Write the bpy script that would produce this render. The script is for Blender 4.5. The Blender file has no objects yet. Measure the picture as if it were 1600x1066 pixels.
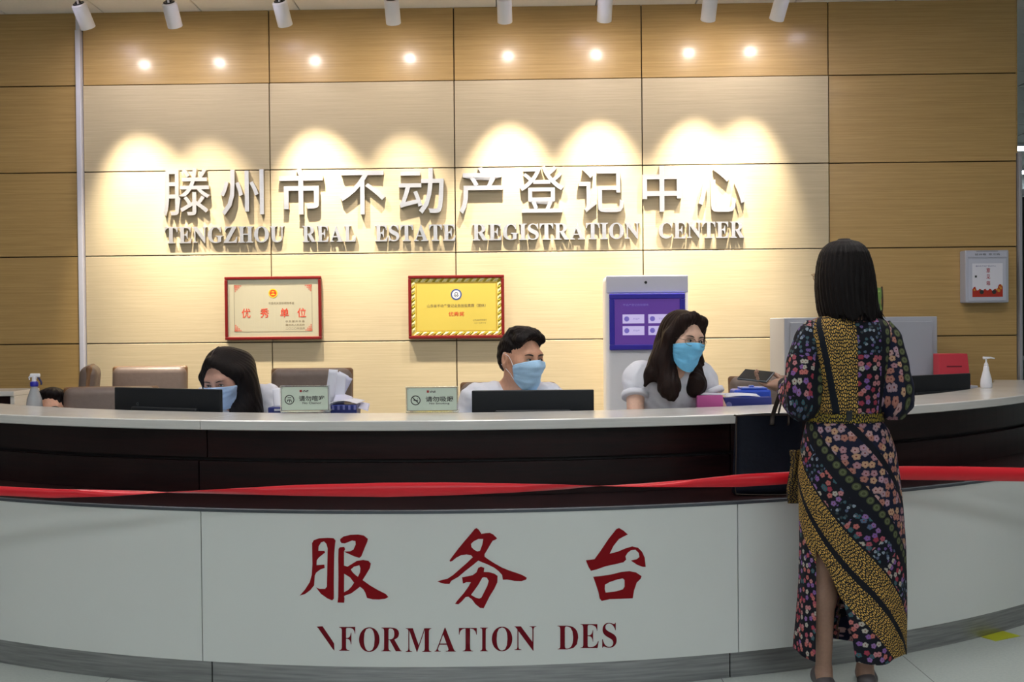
import bpy, bmesh, math, random
import numpy as np
import openvdb as vdb
from mathutils import Vector, Matrix

random.seed(7); RNG = np.random.default_rng(7)
SC = bpy.context.scene
COL = SC.collection
# ------------------------------------------------------------------ camera
FPX, W_PX, H_PX = 1722.0, 1600, 1066
CAM = Vector((0, 0, 1.374)); PITCH = math.atan((533 - 510.4) / FPX); ROLL = 0.0095
_F = Vector((0, math.cos(PITCH), -math.sin(PITCH)))
_R0 = Vector((1, 0, 0)); _U0 = Vector((0, math.sin(PITCH), math.cos(PITCH)))
_R = _R0 * math.cos(ROLL) - _U0 * math.sin(ROLL)
_U = _U0 * math.cos(ROLL) + _R0 * math.sin(ROLL)
cam = bpy.data.objects.new('camera', bpy.data.cameras.new('camera')); COL.objects.link(cam)
cam.data.sensor_width = 36; cam.data.lens = FPX / W_PX * 36; cam.data.clip_end = 200
M = Matrix((( _R.x, _U.x, -_F.x, CAM.x), (_R.y, _U.y, -_F.y, CAM.y), (_R.z, _U.z, -_F.z, CAM.z), (0, 0, 0, 1)))
cam.matrix_world = M
SC.camera = cam
# ------------------------------------------------------------------ look, world
SC.view_settings.view_transform = 'Standard'
SC.view_settings.look = 'None'
SC.view_settings.gamma = 1.0
SC.view_settings.use_curve_mapping = False
SC.view_settings.exposure = 0.0
SC.cycles.use_denoising = True
SC.cycles.max_bounces = 6
SC.cycles.sample_clamp_indirect = 6
wd = bpy.data.worlds.new('hall_air'); SC.world = wd; wd.use_nodes = True
wd.node_tree.nodes['Background'].inputs[0].default_value = (0.72, 0.85, 1.0, 1)
WORLD_S = 0.25
wd.node_tree.nodes['Background'].inputs[1].default_value = WORLD_S
SPOT_W = 410.0            # the eight track spots on the sign wall
SPOT_COL = (1.0, 0.88, 0.68)
HALL_PANEL = 5.8         # emission of the ceiling panels over the public hall
DESK_PANEL = 12.0         # emission of the ceiling panels over the staff area

# ------------------------------------------------------------------ helpers
def ray(px, py):
    u = (px - 800) / FPX; v = (533 - py) / FPX
    return (_F + _R * u + _U * v)
def at(px, py, Y):
    r = ray(px, py); return CAM + r * (Y / r.y)
def atz(px, py, z):
    r = ray(px, py); return CAM + r * ((z - CAM.z) / r.z)
# back wall plane: slightly nearer on the right
WA = math.radians(1.1); WY = 7.3
WDIR = Vector((math.cos(WA), -math.sin(WA), 0)); WOUT = Vector((-math.sin(WA), -math.cos(WA), 0))
W0 = Vector((0, WY, 0))
def wp(u, z, out=0.0):
    return W0 + WDIR * u + WOUT * out + Vector((0, 0, z))
def wpx(px, py, out=0.0):
    r = ray(px, py); n = WOUT; o = W0 + WOUT * out
    t = (o - CAM).dot(n) / r.dot(n); p = CAM + r * t
    return (p - o).dot(WDIR), p.z
# counter cylinder
CCX, CCY = -0.2626, 8.4347
def cyl_hit(px, py, R):
    r = ray(px, py); a = r.x**2 + r.y**2; b = 2 * (r.x * (CAM.x - CCX) + r.y * (CAM.y - CCY))
    c = (CAM.x - CCX)**2 + (CAM.y - CCY)**2 - R * R
    t = (-b - math.sqrt(b * b - 4 * a * c)) / (2 * a); return CAM + r * t
def cyl_ang(p): return math.atan2(p.x - CCX, -(p.y - CCY))
def cyl_pt(a, R, z): return Vector((CCX + R * math.sin(a), CCY - R * math.cos(a), z))

MATS = {}
def mat(name, col, rough=0.5, metal=0.0, spec=0.5, coat=0.0, coat_r=0.1, emit=None, es=0.0, bump=None, alpha=None, trans=0.0, sheen=0.0):
    if name in MATS: return MATS[name]
    m = bpy.data.materials.new(name); m.use_nodes = True; nt = m.node_tree; b = nt.nodes['Principled BSDF']
    b.inputs['Base Color'].default_value = (*col, 1); b.inputs['Roughness'].default_value = rough
    b.inputs['Metallic'].default_value = metal; b.inputs['Specular IOR Level'].default_value = spec
    b.inputs['Coat Weight'].default_value = coat; b.inputs['Coat Roughness'].default_value = coat_r
    b.inputs['Transmission Weight'].default_value = trans; b.inputs['Sheen Weight'].default_value = sheen
    if emit: b.inputs['Emission Color'].default_value = (*emit, 1); b.inputs['Emission Strength'].default_value = es
    if bump:   # (scale vec, strength, colour variation)
        sc, st, cv = bump
        tc = nt.nodes.new('ShaderNodeTexCoord'); mp = nt.nodes.new('ShaderNodeMapping'); mp.inputs['Scale'].default_value = sc
        nz = nt.nodes.new('ShaderNodeTexNoise'); nz.inputs['Scale'].default_value = 1.0; nz.inputs['Detail'].default_value = 5
        nt.links.new(tc.outputs['Object'], mp.inputs[0]); nt.links.new(mp.outputs[0], nz.inputs['Vector'])
        if st:
            bp = nt.nodes.new('ShaderNodeBump'); bp.inputs['Strength'].default_value = st; bp.inputs['Distance'].default_value = 0.004
            nt.links.new(nz.outputs['Fac'], bp.inputs['Height']); nt.links.new(bp.outputs[0], b.inputs['Normal'])
        if cv:
            mx = nt.nodes.new('ShaderNodeMix'); mx.data_type = 'RGBA'
            mr = nt.nodes.new('ShaderNodeMapRange'); mr.inputs[1].default_value = 0.3; mr.inputs[2].default_value = 0.7
            nt.links.new(nz.outputs['Fac'], mr.inputs[0]); nt.links.new(mr.outputs[0], mx.inputs[0])
            mx.inputs[6].default_value = (*[c * (1 - cv) for c in col], 1); mx.inputs[7].default_value = (*[min(1, c * (1 + cv)) for c in col], 1)
            nt.links.new(mx.outputs[2], b.inputs['Base Color'])
    MATS[name] = m; return m
def srgb(r, g, b):
    f = lambda c: (c / 255 / 12.92) if c / 255 <= .04045 else ((c / 255 + .055) / 1.055) ** 2.4
    return (f(r), f(g), f(b))

def tag(o, label=None, cat=None, group=None, kind=None):
    if label: o['label'] = label
    if cat: o['category'] = cat
    if group: o['group'] = group
    if kind: o['kind'] = kind
    return o
def empty(name, loc, label, cat, group=None, rz=0.0):
    o = bpy.data.objects.new(name, None); COL.objects.link(o); o.location = loc; o.rotation_euler = (0, 0, rz)
    o.empty_display_size = .05
    return tag(o, label, cat, group)
def link_mesh(name, me, m=None, parent=None, smooth=False, world=True):
    """mesh data given in world coordinates when world=True, else in the parent's frame"""
    o = bpy.data.objects.new(name, me); COL.objects.link(o)
    if m is not None and not me.materials:
        for mm in (m if isinstance(m, (list, tuple)) else [m]): me.materials.append(mm)
    if smooth:
        me.polygons.foreach_set('use_smooth', [True] * len(me.polygons))
    if parent is not None:
        o.parent = parent
        if world:
            mw = parent_world(parent)
            me.transform(mw.inverted())
    return o
def parent_world(p):
    m = p.matrix_basis.copy()
    q = p.parent
    while q: m = q.matrix_basis @ m; q = q.parent
    return m
def pyobj(name, vs, fs, m, parent=None, smooth=False, world=True):
    me = bpy.data.meshes.new(name); me.from_pydata([tuple(v) for v in vs], [], fs); me.validate(); me.update()
    return link_mesh(name, me, m, parent, smooth, world)
def bmobj(name, bm, m, parent=None, smooth=False, world=True, fixn=True):
    if fixn: bmesh.ops.recalc_face_normals(bm, faces=bm.faces)
    me = bpy.data.meshes.new(name); bm.to_mesh(me); bm.free()
    return link_mesh(name, me, m, parent, smooth, world)
def bm_box(bm, c, s, mtx=None, bev=0.0, seg=2):
    """box of size s about c, in frame mtx"""
    r = bmesh.ops.create_cube(bm, size=1.0)
    T = Matrix.Translation(c) @ Matrix.Diagonal((*s, 1))
    if mtx is not None: T = mtx @ T
    bmesh.ops.transform(bm, matrix=T, verts=r['verts'])
    if bev:
        es = list({e for v in r['verts'] for e in v.link_edges})
        bmesh.ops.bevel(bm, geom=es, offset=bev, segments=seg, affect='EDGES', profile=.5)
    return bm
def box(name, c, s, m, parent=None, bev=0.0, mtx=None, world=True, seg=2):
    bm = bmesh.new(); bm_box(bm, c, s, mtx, bev, seg)
    return bmobj(name, bm, m, parent, smooth=False, world=world)
def bm_cyl(bm, a, b, ra, rb=None, seg=24, caps=True):
    a = Vector(a); b = Vector(b); rb = ra if rb is None else rb; d = b - a
    q = d.to_track_quat('Z', 'Y').to_matrix().to_4x4()
    r = bmesh.ops.create_cone(bm, cap_ends=caps, segments=seg, radius1=ra, radius2=rb, depth=d.length)
    bmesh.ops.transform(bm, matrix=Matrix.Translation((a + b) / 2) @ q, verts=r['verts']); return r['verts']
def bm_sphere(bm, c, r, R=None, u=20, v=12):
    s = bmesh.ops.create_uvsphere(bm, u_segments=u, v_segments=v, radius=1.0)
    rr = (r, r, r) if isinstance(r, (int, float)) else r
    T = Matrix.Translation(c)
    if R is not None: T = T @ R.to_4x4()
    bmesh.ops.transform(bm, matrix=T @ Matrix.Diagonal((*rr, 1)), verts=s['verts'])
def lathe(bm, prof, c, seg=28, mtx=None):
    """prof: list of (r, z)"""
    rings = []
    for r, z in prof:
        ring = []
        for i in range(seg):
            a = 2 * math.pi * i / seg; p = Vector((r * math.cos(a), r * math.sin(a), z))
            if mtx is not None: p = mtx @ p
            ring.append(bm.verts.new(Vector(c) + p))
        rings.append(ring)
    for j in range(len(rings) - 1):
        for i in range(seg):
            k = (i + 1) % seg; bm.faces.new((rings[j][i], rings[j][k], rings[j + 1][k], rings[j + 1][i]))
    bm.faces.new(rings[0][::-1]); bm.faces.new(rings[-1])
def catmull(P, n=6):
    P = [Vector(p) for p in P]; out = []
    Q = [P[0] * 2 - P[1]] + P + [P[-1] * 2 - P[-2]]
    for i in range(1, len(Q) - 2):
        for k in range(n):
            t = k / n; a, b, c, d = Q[i - 1], Q[i], Q[i + 1], Q[i + 2]
            out.append(0.5 * ((2 * b) + (c - a) * t + (2 * a - 5 * b + 4 * c - d) * t * t + (3 * b - a - 3 * c + d) * t**3))
    out.append(P[-1]); return out
def tube(bm, P, rad, seg=10, caps=True, flat=None):
    """sweep along points; rad number or list; flat=(w,h) makes a strap"""
    P = [Vector(p) for p in P]; n = len(P); rad = [rad] * n if isinstance(rad, (int, float)) else rad
    up = None; rings = []
    for i in range(n):
        t = (P[min(i + 1, n - 1)] - P[max(i - 1, 0)]).normalized()
        if up is None:
            up = Vector((0, 0, 1)) if abs(t.z) < .9 else Vector((1, 0, 0))
        s = t.cross(up).normalized(); up = s.cross(t).normalized()
        ring = []
        for k in range(seg):
            a = 2 * math.pi * k / seg
            if flat: o = s * (flat[0] * math.cos(a)) + up * (flat[1] * math.sin(a))
            else: o = (s * math.cos(a) + up * math.sin(a)) * rad[i]
            ring.append(bm.verts.new(P[i] + o))
        rings.append(ring)
    for j in range(n - 1):
        for k in range(seg):
            l = (k + 1) % seg; bm.faces.new((rings[j][k], rings[j][l], rings[j + 1][l], rings[j + 1][k]))
    if caps: bm.faces.new(rings[0][::-1]); bm.faces.new(rings[-1])
    return rings
_tcache = {}
def text_mesh(body, extrude=0.0, offset=0.0, bevel=0.0, res=3):
    """glyph mesh (size 1) in the xy plane, centred on its own box; returns (mesh, w, h)"""
    key = (body, extrude, offset, bevel)
    cu = bpy.data.curves.new('t', 'FONT'); cu.body = body; cu.size = 1; cu.extrude = extrude; cu.offset = offset
    cu.bevel_depth = bevel; cu.resolution_u = res; cu.space_character = 1.0
    o = bpy.data.objects.new('t', cu); COL.objects.link(o)
    d = bpy.context.evaluated_depsgraph_get(); me = bpy.data.meshes.new_from_object(o.evaluated_get(d))
    bpy.data.objects.remove(o); bpy.data.curves.remove(cu)
    co = np.empty(len(me.vertices) * 3); me.vertices.foreach_get('co', co); co = co.reshape(-1, 3)
    lo = co.min(0); hi = co.max(0); c = (lo + hi) / 2; co[:, :2] -= c[:2]
    me.vertices.foreach_set('co', co.ravel()); me.materials.clear()
    return me, hi[0] - lo[0], hi[1] - lo[1]
def bold(s):   # serif capitals
    return ''.join(chr(0x1D400 + ord(c) - 65) if c.isalpha() else c for c in s)
def print_text(name, body, mtx, w, h, m, parent, offset=0.0, extrude=0.0, keep=True):
    """flat print: fit into w x h (metres) in the xy plane of mtx (x right, y up, z towards the viewer)"""
    me, tw, th = text_mesh(body, extrude=extrude / (h or 1) if extrude else 0, offset=offset)
    sy = (h / th) if h else w / tw; sx = (w / tw) if w else sy
    if not h: sy = sx
    me.transform(mtx @ Matrix.Diagonal((sx, sy, sy, 1)))
    return link_mesh(name, me, m, parent)
def frame(origin, xd, yd):
    x = Vector(xd).normalized(); z = x.cross(Vector(yd)).normalized(); y = z.cross(x)
    return Matrix(((x.x, y.x, z.x, origin[0]), (x.y, y.y, z.y, origin[1]), (x.z, y.z, z.z, origin[2]), (0, 0, 0, 1)))
def wall_frame(u, z, out): return frame(wp(u, z, out), WDIR, (0, 0, 1))
def poly_mesh(loops):
    """filled polygon with holes, xy plane"""
    cu = bpy.data.curves.new('p', 'CURVE'); cu.dimensions = '2D'; cu.fill_mode = 'BOTH'
    for L in loops:
        s = cu.splines.new('POLY'); s.points.add(len(L) - 1); s.use_cyclic_u = True
        for i, (x, y) in enumerate(L): s.points[i].co = (x, y, 0, 1)
    o = bpy.data.objects.new('p', cu); COL.objects.link(o)
    d = bpy.context.evaluated_depsgraph_get(); me = bpy.data.meshes.new_from_object(o.evaluated_get(d))
    bpy.data.objects.remove(o); bpy.data.curves.remove(cu); return me

# ------------------------------------------------------------------ signed-distance bodies
def _rot(R): return np.array(R, dtype=np.float32)
class Vol:
    def __init__(s, lo, hi, h):
        h = float(h); s.h = h; s.lo = np.array(lo, np.float32); n = [int(q) for q in np.ceil((np.array(hi) - s.lo) / h).astype(int) + 1]; s.n = n
        s.ax = [s.lo[i] + h * np.arange(n[i], dtype=np.float32) for i in range(3)]
        s.D = np.full(n, 0.06, np.float32)
    def _sl(s, lo, hi):
        out = []
        for i in range(3):
            a = int(max(0, math.floor((lo[i] - s.lo[i]) / s.h))); b = int(min(s.n[i], math.ceil((hi[i] - s.lo[i]) / s.h) + 1))
            if b <= a: return None
            out.append(slice(a, b))
        return tuple(out)
    def prim(s, p):
        k = p['k']; lo, hi = bounds(p); pad = k + .012
        sl = s._sl(lo - pad, hi + pad)
        if sl is None: return
        X = s.ax[0][sl[0]][:, None, None]; Y = s.ax[1][sl[1]][None, :, None]; Z = s.ax[2][sl[2]][None, None, :]
        d = pdist(p, X, Y, Z); s.D[sl] = comb(s.D[sl], d, k, p.get('sub', False))
    def prims(s, L):
        for p in L: s.prim(p)
        return s
    def grid(s): return s.ax[0][:, None, None], s.ax[1][None, :, None], s.ax[2][None, None, :]
    def mesh(s, name, m, parent=None, it=2, iso=0.0):
        g = vdb.FloatGrid(background=0.06); g.copyFromArray(np.ascontiguousarray(s.D))
        p, q = g.convertToQuads(iso); p = p.astype(np.float64) * s.h + s.lo
        if it:
            e = np.concatenate([q[:, [0, 1]], q[:, [1, 2]], q[:, [2, 3]], q[:, [3, 0]]]).astype(np.int64)
            for _ in range(it):
                acc = np.zeros_like(p); cnt = np.zeros(len(p))
                for c in range(3):
                    acc[:, c] = np.bincount(e[:, 0], p[e[:, 1], c], len(p)) + np.bincount(e[:, 1], p[e[:, 0], c], len(p))
                cnt = np.bincount(e[:, 0], minlength=len(p)) + np.bincount(e[:, 1], minlength=len(p))
                p = p * .5 + .5 * acc / np.maximum(cnt, 1)[:, None]
        me = bpy.data.meshes.new(name); me.vertices.add(len(p)); me.vertices.foreach_set('co', p.ravel())
        me.loops.add(len(q) * 4); me.loops.foreach_set('vertex_index', q[:, ::-1].ravel().astype(np.int32))
        me.polygons.add(len(q)); me.polygons.foreach_set('loop_start', np.arange(0, len(q) * 4, 4, dtype=np.int32))
        me.update(calc_edges=True)
        # orient outwards
        me.validate()
        a_, b_, c_ = p[q[:, 0]], p[q[:, 1]], p[q[:, 2]]     # signed volume: quads were listed reversed
        if np.einsum('ij,ij->i', a_ - p.mean(0), np.cross(c_ - a_, b_ - a_)).sum() < 0: me.flip_normals()
        return link_mesh(name, me, m, parent, smooth=True)
def cap(a, b, ra, rb=None, k=.02, sub=False):
    return dict(t='c', a=np.array(a, float), b=np.array(b, float), ra=ra, rb=ra if rb is None else rb, k=k, sub=sub)
def ell(c, r, R=None, k=.02, sub=False):
    return dict(t='e', c=np.array(c, float), r=np.array(r, float), R=None if R is None else _rot(R), k=k, sub=sub)
def bounds(p):
    if p['t'] == 'c':
        r = max(p['ra'], p['rb']); return np.minimum(p['a'], p['b']) - r, np.maximum(p['a'], p['b']) + r
    r = max(p['r']) if p['R'] is not None else p['r']; return p['c'] - r, p['c'] + r
def pdist(p, X, Y, Z):
    if p['t'] == 'c':
        a, b = p['a'], p['b']; ba = b - a; L = float(ba @ ba) + 1e-9
        h = np.clip(((X - a[0]) * ba[0] + (Y - a[1]) * ba[1] + (Z - a[2]) * ba[2]) / L, 0, 1)
        dx = X - a[0] - h * ba[0]; dy = Y - a[1] - h * ba[1]; dz = Z - a[2] - h * ba[2]
        return (np.sqrt(dx * dx + dy * dy + dz * dz) - (p['ra'] + (p['rb'] - p['ra']) * h)).astype(np.float32)
    c, r, R = p['c'], p['r'], p['R']; x = X - c[0]; y = Y - c[1]; z = Z - c[2]
    if R is not None:   # into the local frame: R^T v
        x, y, z = (R[0, 0] * x + R[1, 0] * y + R[2, 0] * z, R[0, 1] * x + R[1, 1] * y + R[2, 1] * z, R[0, 2] * x + R[1, 2] * y + R[2, 2] * z)
    k0 = np.sqrt((x / r[0])**2 + (y / r[1])**2 + (z / r[2])**2); k1 = np.sqrt((x / r[0]**2)**2 + (y / r[1]**2)**2 + (z / r[2]**2)**2) + 1e-6
    return (k0 * (k0 - 1) / k1).astype(np.float32)
def comb(a, b, k, sub):
    if sub:
        h = np.maximum(k - np.abs(a + b), 0) / k; return np.maximum(a, -b) + h * h * k * .25
    h = np.maximum(k - np.abs(a - b), 0) / k; return np.minimum(a, b) - h * h * k * .25
def peval(L, P):
    """distance of a list of prims at points P (n,3)"""
    D = np.full(len(P), .3, np.float32)
    for p in L: D = comb(D, pdist(p, P[:, 0], P[:, 1], P[:, 2]), p['k'], p.get('sub', False))
    return D
def vol_for(L, h, pad=.02):
    lo = np.min([bounds(p)[0] for p in L if not p.get('sub')], 0) - pad; hi = np.max([bounds(p)[1] for p in L if not p.get('sub')], 0) + pad
    return Vol(lo, hi, h).prims(L)
# ================================================================== MATERIALS
def wood(name, c1, c2, rough, coat, gscale=(1.6, 1.6, 90), coat_r=.12, spec=.4):
    if name in MATS: return MATS[name]
    m = bpy.data.materials.new(name); m.use_nodes = True; nt = m.node_tree; b = nt.nodes['Principled BSDF']; L = nt.links.new
    tc = nt.nodes.new('ShaderNodeTexCoord'); mp = nt.nodes.new('ShaderNodeMapping'); mp.inputs['Scale'].default_value = gscale
    L(tc.outputs['Object'], mp.inputs[0])
    n1 = nt.nodes.new('ShaderNodeTexNoise'); n1.inputs['Scale'].default_value = 1; n1.inputs['Detail'].default_value = 4; n1.inputs['Distortion'].default_value = .3
    L(mp.outputs[0], n1.inputs['Vector'])
    mp2 = nt.nodes.new('ShaderNodeMapping'); mp2.inputs['Scale'].default_value = (gscale[0] * 6, gscale[1] * 6, gscale[2] * 4)
    L(tc.outputs['Object'], mp2.inputs[0])
    n2 = nt.nodes.new('ShaderNodeTexNoise'); n2.inputs['Scale'].default_value = 1; n2.inputs['Detail'].default_value = 2
    L(mp2.outputs[0], n2.inputs['Vector'])
    ad = nt.nodes.new('ShaderNodeMath'); ad.operation = 'MULTIPLY_ADD'; ad.inputs[1].default_value = .45; L(n2.outputs['Fac'], ad.inputs[0]); L(n1.outputs['Fac'], ad.inputs[2])
    mr = nt.nodes.new('ShaderNodeMapRange'); mr.inputs[1].default_value = .5; mr.inputs[2].default_value = .95; L(ad.outputs[0], mr.inputs[0])
    mx = nt.nodes.new('ShaderNodeMix'); mx.data_type = 'RGBA'; mx.inputs[6].default_value = (*c1, 1); mx.inputs[7].default_value = (*c2, 1)
    L(mr.outputs[0], mx.inputs[0]); L(mx.outputs[2], b.inputs['Base Color'])
    b.inputs['Roughness'].default_value = rough; b.inputs['Coat Weight'].default_value = coat; b.inputs['Coat Roughness'].default_value = coat_r
    b.inputs['Specular IOR Level'].default_value = spec
    MATS[name] = m; return m
M_OAK = wood('oak_veneer_panel', (0.42, 0.268, 0.095), (0.54, 0.355, 0.14), .38, .35, coat_r=.17)
M_PALE = wood('pale_oak_panel', (0.50, 0.41, 0.265), (0.60, 0.50, 0.335), .5, .05, gscale=(2.2, 2.2, 150), coat_r=.3)
M_JOINT = mat('dark_joint', (.06, .04, .025), .8)
M_DARKWOOD = wood('dark_mahogany_gloss', (0.010, 0.003, 0.004), (0.024, 0.007, 0.007), .35, .18, gscale=(2, 2, 30), coat_r=.14, spec=.25)
M_WHITEPANEL = mat('white_laminate_front', (.75, .76, .735), .35, spec=.4, bump=((1.5, 1.5, 1.5), 0, .02))
M_TOP = wood('white_counter_top', (0.72, 0.70, 0.67), (0.80, 0.78, 0.75), .22, .3, gscale=(3, 3, 120), coat_r=.15, spec=.5)
M_LEDGE = mat('grey_ledge_strip', (.12, .13, .15), .35, metal=.6)
M_STEEL = mat('brushed_steel_kick', (.38, .38, .39), .38, metal=.95, bump=((5, 5, 120), .25, .22))
M_RED = mat('red_vinyl_print', srgb(138, 0, 14), .5, spec=.2)
M_METAL = mat('polished_letter_metal', (.82, .80, .84), .32, metal=.85, bump=((4, 4, 200), .1, .04))
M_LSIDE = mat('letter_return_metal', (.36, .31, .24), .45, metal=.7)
M_WHITEPLASTIC = mat('white_plastic', (.78, .78, .84), .3)
M_BLACK = mat('black_plastic', (.012, .013, .016), .38)
M_CEIL = mat('ceiling_tile_white', (.93, .90, .87), .7, bump=((60, 60, 60), .1, .02))
M_CHROME = mat('chrome', (.7, .7, .72), .2, metal=1.0)

# ================================================================== SETTING
CEIL_Z = 3.48
bm = bmesh.new()
for x0, x1, y0, y1 in [(-9, 9, -9, 16)]:
    vs = [bm.verts.new((x, y, 0)) for x, y in ((x0, y0), (x1, y0), (x1, y1), (x0, y1))]; bm.faces.new(vs)
    r = bmesh.ops.extrude_face_region(bm, geom=bm.faces[:]); bmesh.ops.translate(bm, vec=(0, 0, -.1), verts=[v for v in r['geom'] if isinstance(v, bmesh.types.BMVert)])
def floor_mat():
    m = mat('polished_floor_tile', (.42, .46, .44), .22, spec=.5); nt = m.node_tree; b = nt.nodes['Principled BSDF']; L = nt.links.new
    tc = nt.nodes.new('ShaderNodeTexCoord'); br = nt.nodes.new('ShaderNodeTexBrick'); br.offset = 0; br.inputs['Scale'].default_value = 1
    br.inputs['Brick Width'].default_value = .8; br.inputs['Row Height'].default_value = .8; br.inputs['Mortar Size'].default_value = .002
    nz = nt.nodes.new('ShaderNodeTexNoise'); nz.inputs['Scale'].default_value = 90; nz.inputs['Detail'].default_value = 6
    L(tc.outputs['Object'], br.inputs['Vector']); L(tc.outputs['Object'], nz.inputs['Vector'])
    mx = nt.nodes.new('ShaderNodeMix'); mx.data_type = 'RGBA'; mx.inputs[6].default_value = (.40, .44, .42, 1); mx.inputs[7].default_value = (.52, .56, .53, 1)
    L(nz.outputs['Fac'], mx.inputs[0]); L(mx.outputs[2], br.inputs['Color1']); L(mx.outputs[2], br.inputs['Color2']); br.inputs['Mortar'].default_value = (.22, .24, .23, 1)
    L(br.outputs['Color'], b.inputs['Base Color']); return m
tag(bmobj('floor', bm, floor_mat()), kind='structure')

# ---- back wall: carcass + panels (each panel a part of the wall)
rows_px = [30, 127, 263, 395, 532]                       # joints at x = 712
zr = [CEIL_Z] + [wpx(712, y)[1] for y in rows_px[1:]]
dz = (zr[1] - zr[4]) / 3; zr += [zr[4] - dz * i for i in range(1, 4)]; zr = [z for z in zr if z > .15] + [0.0]
ucols = [wpx(x, 300)[0] for x in (134, 424, 711.5, 1003.5, 1294, 1587)]
u_l = ucols[0]; u_r = ucols[-1]; cw = ucols[2] - ucols[1]
left_cols = [u_l - .035 - cw * i for i in range(4)][::-1]
carc = empty('wall_back', (0, WY, 0), None, None); del_keys = [k for k in ('label', 'category') if k in carc]
tag(carc, kind='structure')
def wall_slab(name, u0, u1, z0, z1, o0, o1, m, parent, bev=0.0):
    F = frame(W0, WDIR, (0, 0, 1))   # x along wall, y up, z out
    bm = bmesh.new(); bm_box(bm, ((u0 + u1) / 2, (z0 + z1) / 2, (o0 + o1) / 2), (u1 - u0, z1 - z0, o1 - o0), F, bev, 1)
    return bmobj(name, bm, m, parent)
wall_slab('wall_core', left_cols[0], u_r, 0, CEIL_Z, -.20, -.004, M_JOINT, carc)
G = .0035
for i in range(len(zr) - 1):
    z1, z0 = zr[i] - (G if i else 0), zr[i + 1] + G
    for j in range(len(left_cols) - 1):
        wall_slab('panel', left_cols[j] + G, left_cols[j + 1] - G, z0, z1, 0, .018, M_OAK, carc, .0015)
    for j in range(5):
        pale = (i >= 1 and j < 4)
        wall_slab('panel', ucols[j] + G, ucols[j + 1] - G, z0, z1, 0, .028 if pale else .018, M_PALE if pale else M_OAK, carc, .0015)
# white trim strip left of the pale panels, end trim at the right
bmx = bmesh.new(); F = frame(W0, WDIR, (0, 0, 1))
bm_box(bmx, (u_l - .018, 1.68, .035), (.034, 3.36, .05), F, .004, 1); bm_box(bmx, (u_l - .018, 3.42, .031), (.030, .12, .042), F, .004, 1)
tag(bmobj('trim_1', bmx, mat('lilac_white_trim', (.66, .66, .76), .4)), kind='structure')
bmx = bmesh.new(); bm_box(bmx, (u_r + .012, 1.24, -.06), (.02, 2.48, .22), F, .003, 1)
tag(bmobj('trim_2', bmx, mat('grey_end_trim', (.32, .33, .36), .4)), kind='structure')
bmx = bmesh.new(); bm_box(bmx, (u_r + .004, (2.48 + CEIL_Z) / 2, -.09), (.008, CEIL_Z - 2.48, .2), F)
tag(bmobj('trim_3', bmx, M_OAK), kind='structure')

# ---- ceiling: slab + tiles near the wall
ceil = empty('ceiling', (0, 4, CEIL_Z), None, None); tag(ceil, kind='structure')
box('ceiling_slab', (0, 3.5, CEIL_Z + .06), (18, 25, .05), mat('ceiling_void', (.3, .29, .27), .8), ceil)
tw = .652; x0 = at(465, 12, 7.25).x
HOLES = []
for i in range(-7, 8):
    for j in range(10):
        ya = WY - .02 - 1.3 * j; xa = x0 + i * tw
        bm = bmesh.new(); yb = ya - 1.3
        if j == 0: ya += .13
        bm_box(bm, (xa + tw / 2, (ya + yb) / 2, CEIL_Z + .012), (tw - .008, ya - yb - .008, .024), None, .003, 1)
        bmobj('tile', bm, M_CEIL, ceil)

# ---- right-hand side hall seen past the wall's end
box('floor_strip', (0, 0, -.3), (.1, .1, .1), M_JOINT) if False else None
marble = mat('speckled_grey_stone', (.22, .26, .25), .35, bump=((40, 40, 40), .05, .25))
o = box('wall_far', (3.5, 15.9, 1.0), (11, .2, 2.0), marble); tag(o, kind='structure')
o = box('trim_4', (3.5, 15.9, 2.74), (11, .2, 1.48), mat('far_bulkhead', (.45, .50, .50), .5)); tag(o, kind='structure')
for i in range(5):
    for j in range(13):
        box('tile', (3.95 + 1.2 * i, 7.75 + .62 * j, CEIL_Z + .012), (1.18, .60, .024), M_CEIL, ceil, .003)
HX = [(5.4, 8.6), (6.9, 10.9), (6.25, 13.2), (7.3, 15.3)]  # first two are out of view, added to brighten the side hall
for i in range(4):
    t = empty('ceiling_light', (HX[i][0], HX[i][1], CEIL_Z - .02), 'long ceiling light panel of the hall beyond the wall end, ' + ['added unseen fill nearest to the wall', 'added unseen fill second from the wall', 'third from the wall', 'farthest back'][i], 'lamp')
    box('frame', (HX[i][0], HX[i][1], CEIL_Z - .02), (1.26, .34, .03), M_WHITEPLASTIC, t)
    box('diffuser', (HX[i][0], HX[i][1], CEIL_Z - .037), (1.2, .28, .01), mat('hall_tube_light', (1, 1, 1), emit=(.85, .97, 1), es=9), t)
# black display screen standing in the side hall
pS = at(1594, 430, 8.6)
t = empty('display_screen', (pS.x + .42, 8.6, 0), 'tall black display screen beyond the right end of the wood wall', 'screen')
zt = at(1595, 308, 8.6).z; zb = at(1595, 556, 8.6).z
box('screen', (pS.x + .47, 8.6, (zt + zb) / 2), (.99, .06, zt - zb), mat('dead_screen', (.004, .004, .005), .25), t, .008)
box('bezel', (pS.x + .47, 8.61, zt + .035), (1.03, .07, .05), mat('screen_bezel', (.45, .46, .5), .4), t, .006)
box('bezel', (pS.x + .47, 8.63, zb - .02), (1.03, .05, .03), mat('screen_bezel', (.45, .46, .5), .4), t, .006)
box('stand', (pS.x + .47, 8.66, zb / 2), (.8, .10, zb), marble, t, .006)

M_HALLW = mat('hall_wall_paint', (.62, .62, .60), .8)
for nm, c, sz in (('wall_front', (0, -9.1, 1.75), (18, .2, 3.5)), ('wall_left', (-9.1, 3.5, 1.75), (.2, 25, 3.5)), ('wall_right', (9.1, 3.5, 1.75), (.2, 25, 3.5))):
    tag(box(nm, c, sz, M_HALLW), kind='structure')
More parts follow.
